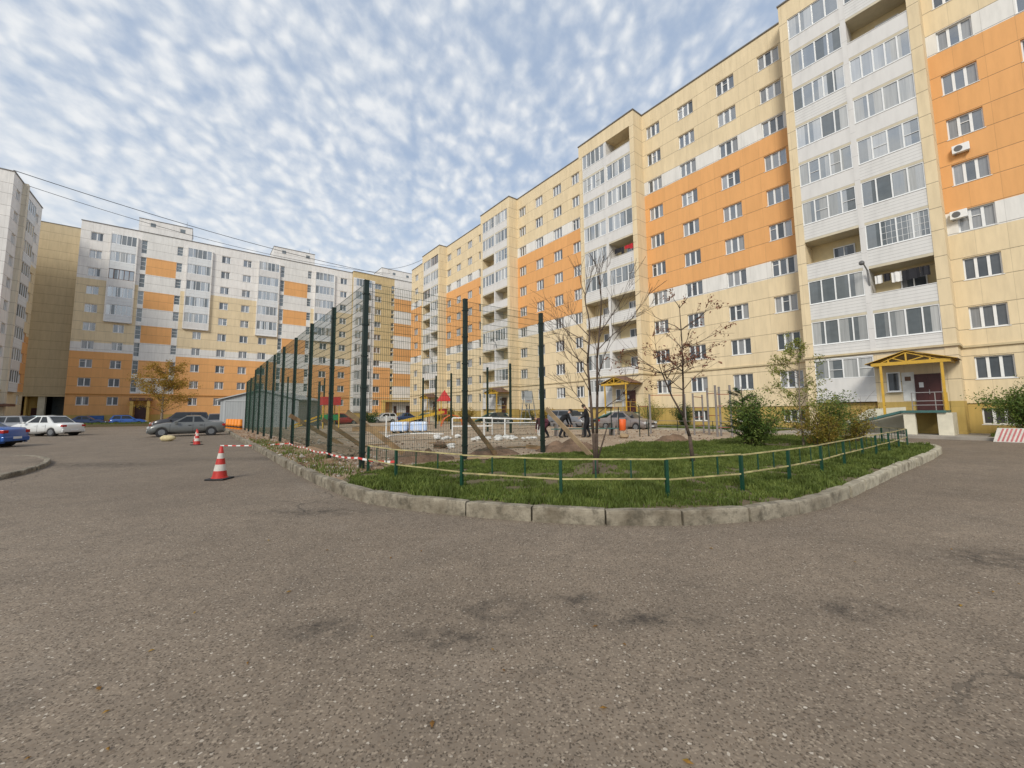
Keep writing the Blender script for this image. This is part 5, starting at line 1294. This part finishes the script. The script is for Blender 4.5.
# arched climber (red) near pyramid
T = thing('arch_climber', 'low orange climbing frame right of the red pyramid hut', 'climbing frame', (-5.9, 40.5, .1), .3)
m = MB()
for y in (0, .7):
    for k in range(8):
        a, b = PI*k/8, PI*(k+1)/8; m.tube((-1.1*math.cos(a), y, 1.15*math.sin(a)), (-1.1*math.cos(b), y, 1.15*math.sin(b)), .035, n=6)
m.build('arch', 'bin_orange', T); m = MB()
for k in range(1, 8): a = PI*k/8; m.tube((-1.1*math.cos(a), 0, 1.15*math.sin(a)), (-1.1*math.cos(a), .7, 1.15*math.sin(a)), .02, n=6)
m.build('rung', 'slide_yellow', T)
# A-frame hoop stand
T = thing('basketball_stand', 'grey A-frame stand with a wide netted backboard beyond the goal', 'basketball stand', (1.6, 40.0, .1), .15)
m = MB()
for a, b in (((-.85, 0, 0), (-.35, 0, 3.4)), ((.85, 0, 0), (.4, 0, 3.4)), ((-.3, .9, 0), (-.1, 0, 2.2)), ((.4, .9, 0), (.1, 0, 2.2)), ((-.3, 0, 2.2), (.6, 0, 0)), ((-.6, 0, 1.6), (.62, 0, 1.6)), ((-.35, 0, 3.4), (.4, 0, 3.4))): m.tube(a, b, .045, n=6)
m.build('frame', 'metal_grey', T)
m = MB()
for k in range(9): m.box(-.35+k*.09, -.335+k*.09, -.06, -.05, 2.2, 3.5); m.box(-.4, .42, -.06, -.05, 2.2+k*.16, 2.215+k*.16)
m.box(-.35, .38, -.05, -.045, 2.3, 3.4); m.build('backboard', 'frame_grey', T)
m = MB()
for k in range(14): a, b = 2*PI*k/14, 2*PI*(k+1)/14; m.tube((.23*math.cos(a), -.3+.23*math.sin(a), 2.5), (.23*math.cos(b), -.3+.23*math.sin(b), 2.5), .012, n=5)
m.build('hoop', 'bar_red', T)
# pull-up bars
def bars(label, a, b, h, rails, mt, rmt, r=.05, rr=.02):
    T = thing('pull_up_bars', label, 'exercise bars', (a[0], a[1], .12), 0, 'outdoor exercise bars')
    for p in (a, b):
        m = MB(); m.tube((p[0]-a[0], p[1]-a[1], 0), (p[0]-a[0], p[1]-a[1], h), r, n=8); m.tube((p[0]-a[0], p[1]-a[1], h), (p[0]-a[0], p[1]-a[1], h+.02), r*1.1, n=8); m.build('post', mt, T)
    for z in rails:
        m = MB(); m.tube((0, 0, z), (b[0]-a[0], b[1]-a[1], z), rr, n=6); m.build('bar', rmt, T)
bars('wide grey pull-up frame with one thin red top bar, left of the ladder frame', (8.25, 24.3), (10.35, 24.3), 2.35, (2.3,), 'bar_grey', 'bar_red', .06)
bars('ladder frame with several rungs between grey posts', (10.0, 22.4), (11.45, 24.4), 2.3, (.5, 1.0, 1.55, 2.15), 'bar_grey', 'bar_red')
bars('exercise frame with three bars left of the pine, tallest pair of posts', (10.9, 22.6), (10.95, 21.4), 2.6, (1.1, 2.3), 'bar_grey', 'bar_red', .055)
bars('tall grey exercise frame nearest the pine', (10.5, 20.9), (11.25, 20.9), 2.65, (.5, 1.6, 2.2), 'bar_grey', 'bar_red', .055)
bars('thin dark parallel bars left of the orange bin post', (5.6, 23.0), (6.15, 23.5), 1.6, (1.57,), 'fence_green', 'bar_red', .028)
bars('thin dark parallel bars right of the orange bin', (6.75, 21.6), (7.35, 22.0), 1.65, (1.62,), 'fence_green', 'bar_red', .028)
T = thing('litter_bin', 'orange litter bin on a short post on the sand', 'litter bin', (6.45, 23.9, .12))
m = MB(); m.lathe([(.17, 0), (.2, .05), (.23, .62), (.2, .66)], 14, 0, (0, 0, .25)); m.build('bucket', 'bin_orange', T, smooth=True)
m = MB(); m.tube((.27, 0, 0), (.27, 0, .8), .025, n=6); m.tube((-.27, 0, 0), (-.27, 0, .8), .025, n=6); m.build('frame', 'bar_grey', T)
T = thing('workbench', 'low green bench table between the two working people', 'bench', (4.0, 23.2, .12), .1)
m = MB(); m.box(-1.9, 1.9, -.2, .2, .72, .78); m.build('top', 'bar_grey', T); m = MB(); m.box(-1.9, 1.9, -.62, -.32, .4, .45); m.build('seat', 'ramp_green', T)
for x in (-1.6, 0, 1.6): m = MB(); m.box(x, x+.08, -.6, .18, 0, .72); m.build('leg', 'bar_grey', T)
# low swing/merry frames far left of the sand
T = thing('sandbox', 'low wooden frame box on the dirt behind the short white post', 'sandbox', (-10.5, 31.5, .14), .05)
m = MB()
for a, b in (((-1.5, -.9), (1.5, -.9)), ((1.5, -.9), (1.5, .9)), ((1.5, .9), (-1.5, .9)), ((-1.5, .9), (-1.5, -.9))): m.beam((a[0], a[1], .18), (b[0], b[1], .18), .05, .3)
m.build('board_frame', 'wood', T)

# striped concrete block at the right
T = thing('concrete_block', 'sloping concrete block painted with pink and white stripes at the right edge', 'concrete block', W(.45, 28.5)+(0,), ROT_R)
m = MB(); L, Hh = 3.2, .6; 
v = [(-.9, -.32, 0), (L, -.32, 0), (L, .35, 0), (-.9, .35, 0), (-.75, -.06, Hh), (L, -.06, Hh), (L, .2, Hh), (-.75, .2, Hh)]
m.add(v, [(4, 5, 6, 7), (0, 1, 5, 4), (1, 2, 6, 5), (2, 3, 7, 6), (3, 0, 4, 7)]); m.build('block', 'cone_white', T)
m = MB()
for k in range(31):
    x = -.80+k*.125; s = .2
    def fp(xx, f): return (xx+f*s, -.322-.003+f*.262, f*Hh)
    m.quad(fp(x, .04), fp(x+.06, .04), fp(x+.06, .97), fp(x, .97))
m.build('stripe', 'stripe_pink', T)

# ------------------------------------------------------------------ laundry and balcony things
def laundry(label, u, z, items, y=-1.52):
    T = thing('hanging_laundry', label, 'laundry', W(u, 33.9+y)+(z,), ROT_R)
    m = MB(); m.tube((-.1, 0, .75), (items[-1][0]+.7, 0, .75), .008, n=4); m.build('line', 'cable', T)
    for (x, w, h, mt) in items:
        m = MB(); N = 5
        vs = [(x+w*i/N, .03*math.sin(i*2.1)+.01*j, .74-h*j/3+random.uniform(-.015, .015)) for j in range(4) for i in range(N+1)]
        m.add(vs, [(j*(N+1)+i, j*(N+1)+i+1, (j+1)*(N+1)+i+1, (j+1)*(N+1)+i) for j in range(3) for i in range(N)]); m.build('garment', mt, T)
laundry('white and black washing drying on the open balcony of the nearest stack', 5.5, 8.9, [(0, .35, .5, 'laundry_white'), (.4, .3, .45, 'laundry_black'), (.75, .45, .6, 'laundry_white'), (1.22, .75, .6, 'laundry_black'), (1.98, .4, .55, 'laundry_black')], -1.35)
laundry('red and black washing hanging over the open balcony of the second stack', 25.2, 16.95, [(.4, .8, .45, 'laundry_black'), (1.2, .35, .7, 'laundry_black'), (1.6, .6, .35, 'laundry_red'), (2.2, .4, .5, 'laundry_red')], -1.5)

# ------------------------------------------------------------------ people
def skin_mesh(name, joints, edges, mt, parent=None, sub=2, root=0):
    me = bpy.data.meshes.new(name); me.from_pydata([j[:3] for j in joints], edges, []); me.update()
    o = bpy.data.objects.new(name, me); col.objects.link(o)
    sk = o.modifiers.new('Skin', 'SKIN'); sk.use_smooth_shade = True
    for i, j in enumerate(joints):
        r = j[3]; me.skin_vertices[0].data[i].radius = r if isinstance(r, tuple) else (r, r)
        me.skin_vertices[0].data[i].use_root = (i == root)
    s = o.modifiers.new('Subdivision', 'SUBSURF'); s.levels = sub; s.render_levels = sub
    dg = bpy.context.evaluated_depsgraph_get(); ev = o.evaluated_get(dg); nm = bpy.data.meshes.new_from_object(ev)
    o.modifiers.clear(); o.data = nm; nm.materials.clear(); nm.materials.append(M[mt])
    nm.polygons.foreach_set('use_smooth', [True]*len(nm.polygons))
    if parent: o.parent = parent
    return o
def person(label, loc, rz, bend, top, pants, arms, hair='hair', hood=False, stride=.12, knee=.0, headdown=.3):
    """facing +x; bend = forward lean of the trunk in radians"""
    T = thing('person', label, 'person', loc, rz)
    hip = Vector((-.0-.12*math.sin(bend), 0, .92-.05*math.sin(bend)))
    up = Vector((math.sin(bend), 0, math.cos(bend)))
    ch = hip+up*.30; sh = hip+up*.50; nk = hip+up*.57
    hd = Vector((math.sin(bend+headdown*.5), 0, math.cos(bend+headdown*.5)))
    head = nk+hd*.13
    J = []; E = []
    def a(p, r, par=None):
        J.append((p[0], p[1], p[2], r)); 
        if par is not None: E.append((par, len(J)-1))
        return len(J)-1
    p0 = a(hip, (.20, .17)); p1 = a(hip+up*.15, (.195, .155), p0); p2 = a(ch, (.21, .165), p1); p3 = a(sh, (.16, .12), p2); p4 = a(nk, .055, p3); p5 = a(nk+hd*.07, .06, p4)
    p6 = a(nk+hd*.15+Vector((.015, 0, 0)), (.085, .08), p5); p7 = a(nk+hd*.24, .06, p6)
    hands = []
    for s in (1, -1):
        st = stride*s
        h1 = a(hip+Vector((0, .09*s, -.06)), .125, p0); kn = Vector((st*.6+.05+knee, .10*s, .49)); k1 = a(kn, .085, h1); an = Vector((st-.02, .11*s, .09)); k2 = a((kn+an)/2+Vector((-.02, 0, 0)), .075, k1); k3 = a(an, .06, k2)
        k4 = a(an+Vector((.13, .01*s, -.045)), .04, k3); k5 = a(an+Vector((.2, .015*s, -.055)), .028, k4)
        el, wr = arms[0 if s > 0 else 1]; S = sh+Vector((0, .17*s, -.01)); e = S+Vector(el); w = e+Vector(wr)
        q1 = a(S, .085, p3); q2 = a((S+e)/2, .07, q1); q3 = a(e, .06, q2); q4 = a(w, .042, q3); hands.append((w, (w-e).normalized(), s))
    body = skin_mesh('body', J, E, top, T, 2)
    # colour regions by height along the body: trousers, skin of head, shoes
    me = body.data
    for k in (pants, 'skin', 'shoe', hair): me.materials.append(M[k])
    for f in me.polygons:
        c = f.center
        dh = (c-(nk+hd*.02)).dot(hd); dx = (c-nk)
        if dx.length < .34 and dh > .02 and abs(c.y) < .14: f.material_index = 2
        elif c.z < .1: f.material_index = 3
        elif (c-hip).dot(up) < .0 and (c.z < hip.z+.02) and not any((c-w).length < .35 and c.z < .9 and (c-w).length < (c-Vector((0, .1*s, c.z))).length for w, d, s in hands): f.material_index = 1
    # head details
    C0 = nk+hd*.16+Vector((.015, 0, 0)); side = Vector((0, 1, 0)); fw = side.cross(hd).normalized()
    hm = MB(); n = 14
    for k in range(260):
        v = Vector((random.gauss(0, 1), random.gauss(0, 1), random.gauss(0, 1))).normalized(); loc3 = fw*v.x+side*v.y+hd*v.z
        if v.z < -.15 or (v.x > .45 and v.z < .55 and not hood): continue
        p = C0+hd*.02+Vector((loc3.x*.103, loc3.y*.092, loc3.z*.11)); t = loc3.orthogonal().normalized(); u = loc3.cross(t)
        hm.add([p-t*.025-u*.02, p+t*.025-u*.02, p+t*.02+u*.03+loc3*.008, p-t*.02+u*.03+loc3*.008], [(0, 1, 2, 3)])
    hm.build('hair', top if hood else hair, T)
    fm = MB(); nz = C0+fw*.088-hd*.015; fm.lump(nz, .018, 0, .05, (1, .8, 1.3), 8, 5)
    for s in (1, -1): fm.lump(C0+side*.084*s-hd*.015, .022, 0, .05, (.8, .4, 1.3), 8, 5)
    fm.build('nose_and_ears', 'skin', T)
    em = MB()
    for s in (1, -1): em.lump(C0+fw*.078+side*.03*s+hd*.012, .009, 0, .02, (1, 1.3, .8), 6, 4)
    em.beam(C0+fw*.083-side*.022-hd*.055, C0+fw*.083+side*.022-hd*.055, .006, .006); em.build('eyes_and_mouth', 'hair', T)
    for (w, d, s) in hands:
        J = [(w.x, w.y, w.z, .026)]; E = []
        pr = d.cross(Vector((0, 0, 1))); pr = (pr if pr.length > .1 else Vector((1, 0, 0))).normalized(); nm = pr.cross(d).normalized()
        pal = w+d*.075; J.append((pal.x, pal.y, pal.z, (.036, .016))); E.append((0, 1))
        for i, L in enumerate((.066, .075, .07, .055)):
            b = w+d*.085+pr*(-.03+.02*i); J.append((b.x, b.y, b.z, .009)); ib = len(J)-1; E.append((1, ib))
            c = b+d*L*.5+nm*-.008; J.append((c.x, c.y, c.z, .008)); e = c+(d*.8-nm*.6).normalized()*L*.5; J.append((e.x, e.y, e.z, .007)); E += [(ib, ib+1), (ib+1, ib+2)]
        b = w+d*.03-pr*.035; J.append((b.x, b.y, b.z, .011)); ib = len(J)-1; E.append((0, ib)); c = b+(d-pr*.7).normalized()*.045; J.append((c.x, c.y, c.z, .009)); E.append((ib, ib+1))
        skin_mesh('hand', J, E, 'skin', T, 1)
    return T
person('person in dark jacket and dark trousers standing upright, looking down at the bench', (3.93, 21.4, .13), R_(165), .12, 'cloth_dark', 'cloth_jeans', [((.05, .06, -.27), (.22, -.02, -.08)), ((.08, -.05, -.26), (.2, .04, -.1))], hood=False, headdown=.8)
person('person in black bending forward towards the bench with both arms reaching down', (2.62, 21.4, .13), R_(8), .85, 'cloth_dark', 'cloth_jeans', [((.04, .03, -.28), (.1, 0, -.24)), ((.1, -.02, -.26), (.08, .02, -.25))], headdown=-.3, stride=.16, knee=.06)
person('person in burgundy jacket bent double behind the last mesh post', (1.75, 21.2, .13), R_(187), 1.35, 'cloth_burgundy', 'cloth_jeans', [((.02, .03, -.28), (.04, 0, -.26)), ((.08, -.02, -.26), (.03, .02, -.26))], headdown=.3, stride=.14, knee=.08)

# ------------------------------------------------------------------ overhead cables
def cable(a, b, sag, label, r=.035):
    m = MB(); n = 28; a = Vector(a); b = Vector(b); prev = a
    for i in range(1, n+1):
        f = i/n; p = a.lerp(b, f); p.z -= sag*4*f*(1-f); m.tube(prev, p, r, n=5, caps=False); prev = p
    tag(m.build('overhead_cable', 'cable'), label, 'cable', 'cables strung between the roofs')
cable(W(74.5, -19.5)+(31.6,), W(84, 30)+(31.3,), 1.0, 'upper overhead cable from the pale left block over the end block', .045)
cable(W(77.5, -19.5)+(31.3,), W(85, 32)+(32.2,), 1.9, 'lower overhead cable from the pale left block over the end block')
cable(W(86.5, 32)+(33.7,), W(69, 33.5)+(31.4,), .6, 'short overhead cable rising to the roof of the long block')

# ------------------------------------------------------------------ fallen leaves
rnd = random.Random(4)
for k in range(36):
    r = rnd.uniform(1.8, 7); a = rnd.uniform(-.95, .95); x, y = math.sin(a)*r, math.cos(a)*r
    if y > 5 and -3 < x < 5.5: y = 4.6*rnd.uniform(.5, 1)
    if y < 1.5: continue
    s = rnd.uniform(.012, .026); m = MB(); m.add([(-s, 0, .004), (-.2*s, .5*s, .008), (s, .1*s, .003), (.1*s, 0, .012), (-.1*s, -.5*s, .007)], [(0, 3, 1), (1, 3, 2), (2, 3, 4), (4, 3, 0)])
    tag(m.build('fallen_leaf', 'dry_leaf', loc=(x, y, 0), rz=rnd.uniform(0, 6)), 'tiny dry brown leaf lying on the bare asphalt in the foreground', 'leaf', 'dry leaves on the asphalt')

# ------------------------------------------------------------------ sky, sun, camera
SUN_AZ = math.atan2(-.93, -.30)   # compass angle from +Y, clockwise, of the sun direction (x, y)
sun_dir = Vector((-.28, -.96, 0)).normalized(); EL = R_(38)
wd = bpy.data.worlds.new('World'); sc.world = wd; wd.use_nodes = True; nt = wd.node_tree
bg = nt.nodes['Background']; sky = nd(nt, 'ShaderNodeTexSky', sky_type='NISHITA'); sky.sun_disc = False
sky.sun_elevation = EL; sky.sun_rotation = math.atan2(sun_dir.x, sun_dir.y); sky.air_density = 1.2; sky.dust_density = 1.2
tc = nd(nt, 'ShaderNodeTexCoord').outputs['Generated']; sp = nd(nt, 'ShaderNodeSeparateXYZ'); nt.links.new(tc, sp.inputs[0])
den = math_n(nt, 'ADD', math_n(nt, 'MAXIMUM', sp.outputs[2], 0.), .42)
cx = nd(nt, 'ShaderNodeCombineXYZ'); nt.links.new(math_n(nt, 'DIVIDE', sp.outputs[0], den), cx.inputs[0]); nt.links.new(math_n(nt, 'DIVIDE', sp.outputs[1], den), cx.inputs[1])
mp = nd(nt, 'ShaderNodeMapping'); mp.inputs['Scale'].default_value = (1.25, 1., 1); mp.inputs['Rotation'].default_value = (0, 0, -.55); nt.links.new(cx.outputs[0], mp.inputs[0])
P = mp.outputs[0]
vor = nd(nt, 'ShaderNodeTexVoronoi', feature='SMOOTH_F1'); vor.inputs['Scale'].default_value = 25.; vor.inputs['Smoothness'].default_value = .8
wz = nd(nt, 'ShaderNodeTexNoise'); wz.inputs['Scale'].default_value = 9.; wz.inputs['Detail'].default_value = 3; nt.links.new(P, wz.inputs[0])
ws = nd(nt, 'ShaderNodeVectorMath', operation='SCALE'); ws.inputs['Scale'].default_value = .11; nt.links.new(wz.outputs['Color'], ws.inputs[0])
wa = nd(nt, 'ShaderNodeVectorMath', operation='ADD'); nt.links.new(P, wa.inputs[0]); nt.links.new(ws.outputs[0], wa.inputs[1]); nt.links.new(wa.outputs[0], vor.inputs['Vector'])
cells = math_n(nt, 'SUBTRACT', 1., math_n(nt, 'MULTIPLY', vor.outputs['Distance'], 1.25))
puffs = math_n(nt, 'ADD', math_n(nt, 'MULTIPLY', cells, .45), math_n(nt, 'MULTIPLY', noise(nt, P, 26., 4, .55, .2), .55))
big = noise(nt, P, 1.7, 4, .55, .4); med = noise(nt, P, 7., 4, .55, .3)
left = nd(nt, 'ShaderNodeMapRange'); nt.links.new(sp.outputs[0], left.inputs[0]); left.inputs[1].default_value = -.8; left.inputs[2].default_value = .6; left.inputs[3].default_value = .10; left.inputs[4].default_value = -.10
s = math_n(nt, 'ADD', math_n(nt, 'ADD', math_n(nt, 'MULTIPLY', puffs, .95), math_n(nt, 'MULTIPLY', med, .22)), math_n(nt, 'ADD', math_n(nt, 'MULTIPLY', big, .24), left.outputs[0]))
low = nd(nt, 'ShaderNodeMapRange'); nt.links.new(sp.outputs[2], low.inputs[0]); low.inputs[1].default_value = 0.; low.inputs[2].default_value = .40; low.inputs[3].default_value = .12; low.inputs[4].default_value = 0.
s = math_n(nt, 'ADD', s, low.outputs[0])
mask = nd(nt, 'ShaderNodeMapRange', interpolation_type='SMOOTHSTEP'); nt.links.new(s, mask.inputs[0]); mask.inputs[1].default_value = .38; mask.inputs[2].default_value = 1.0
skyc = mixc(nt, .6, sky.outputs[0], (4.7, 5.7, 7.3))
hz = nd(nt, 'ShaderNodeMapRange', interpolation_type='SMOOTHSTEP'); nt.links.new(sp.outputs[2], hz.inputs[0]); hz.inputs[1].default_value = .1; hz.inputs[2].default_value = .55; hz.inputs[3].default_value = .6; hz.inputs[4].default_value = .0
skyc = mixc(nt, hz.outputs[0], skyc, (6.4, 6.9, 7.3))
shade = mixc(nt, ramp(nt, math_n(nt, 'ADD', math_n(nt, 'MULTIPLY', puffs, .5), math_n(nt, 'MULTIPLY', med, .5)), [(.38, 0.), (.62, 1.)]), (6.4, 6.75, 7.1), (7.4, 7.55, 7.7))
STR = .118
nt.links.new(mixc(nt, math_n(nt, 'MULTIPLY', mask.outputs[0], .93), skyc, shade), bg.inputs[0]); bg.inputs[1].default_value = STR
sl = bpy.data.lights.new('sun', 'SUN'); sl.energy = 2.75; sl.angle = R_(18); sl.color = (1, .94, .83); so = bpy.data.objects.new('sun', sl); col.objects.link(so)
dv = Vector((sun_dir.x*math.cos(EL), sun_dir.y*math.cos(EL), math.sin(EL))); so.rotation_euler = dv.to_track_quat('Z', 'Y').to_euler(); so.location = (0, 0, 60)

cam = bpy.data.cameras.new('camera'); co = bpy.data.objects.new('camera', cam); col.objects.link(co); sc.camera = co
cam.sensor_width = 36; cam.lens = 404.65/1024*36; cam.shift_x = .00035; cam.shift_y = -.0105; cam.clip_start = .05; cam.clip_end = 3000
pt, rl = .095666, -.008576
fwd = Vector((0, math.cos(pt), math.sin(pt))); up0 = Vector((0, -math.sin(pt), math.cos(pt))); ex = Vector((1, 0, 0)); dn = -up0
ex2 = ex*math.cos(rl)-dn*math.sin(rl); dn2 = ex*math.sin(rl)+dn*math.cos(rl); up2 = -dn2; back = -fwd
co.matrix_world = Matrix(((ex2.x, up2.x, back.x, 0), (ex2.y, up2.y, back.y, 0), (ex2.z, up2.z, back.z, 1.5), (0, 0, 0, 1)))
sc.view_settings.view_transform = 'Standard'; sc.view_settings.look = 'None'; sc.view_settings.exposure = 0
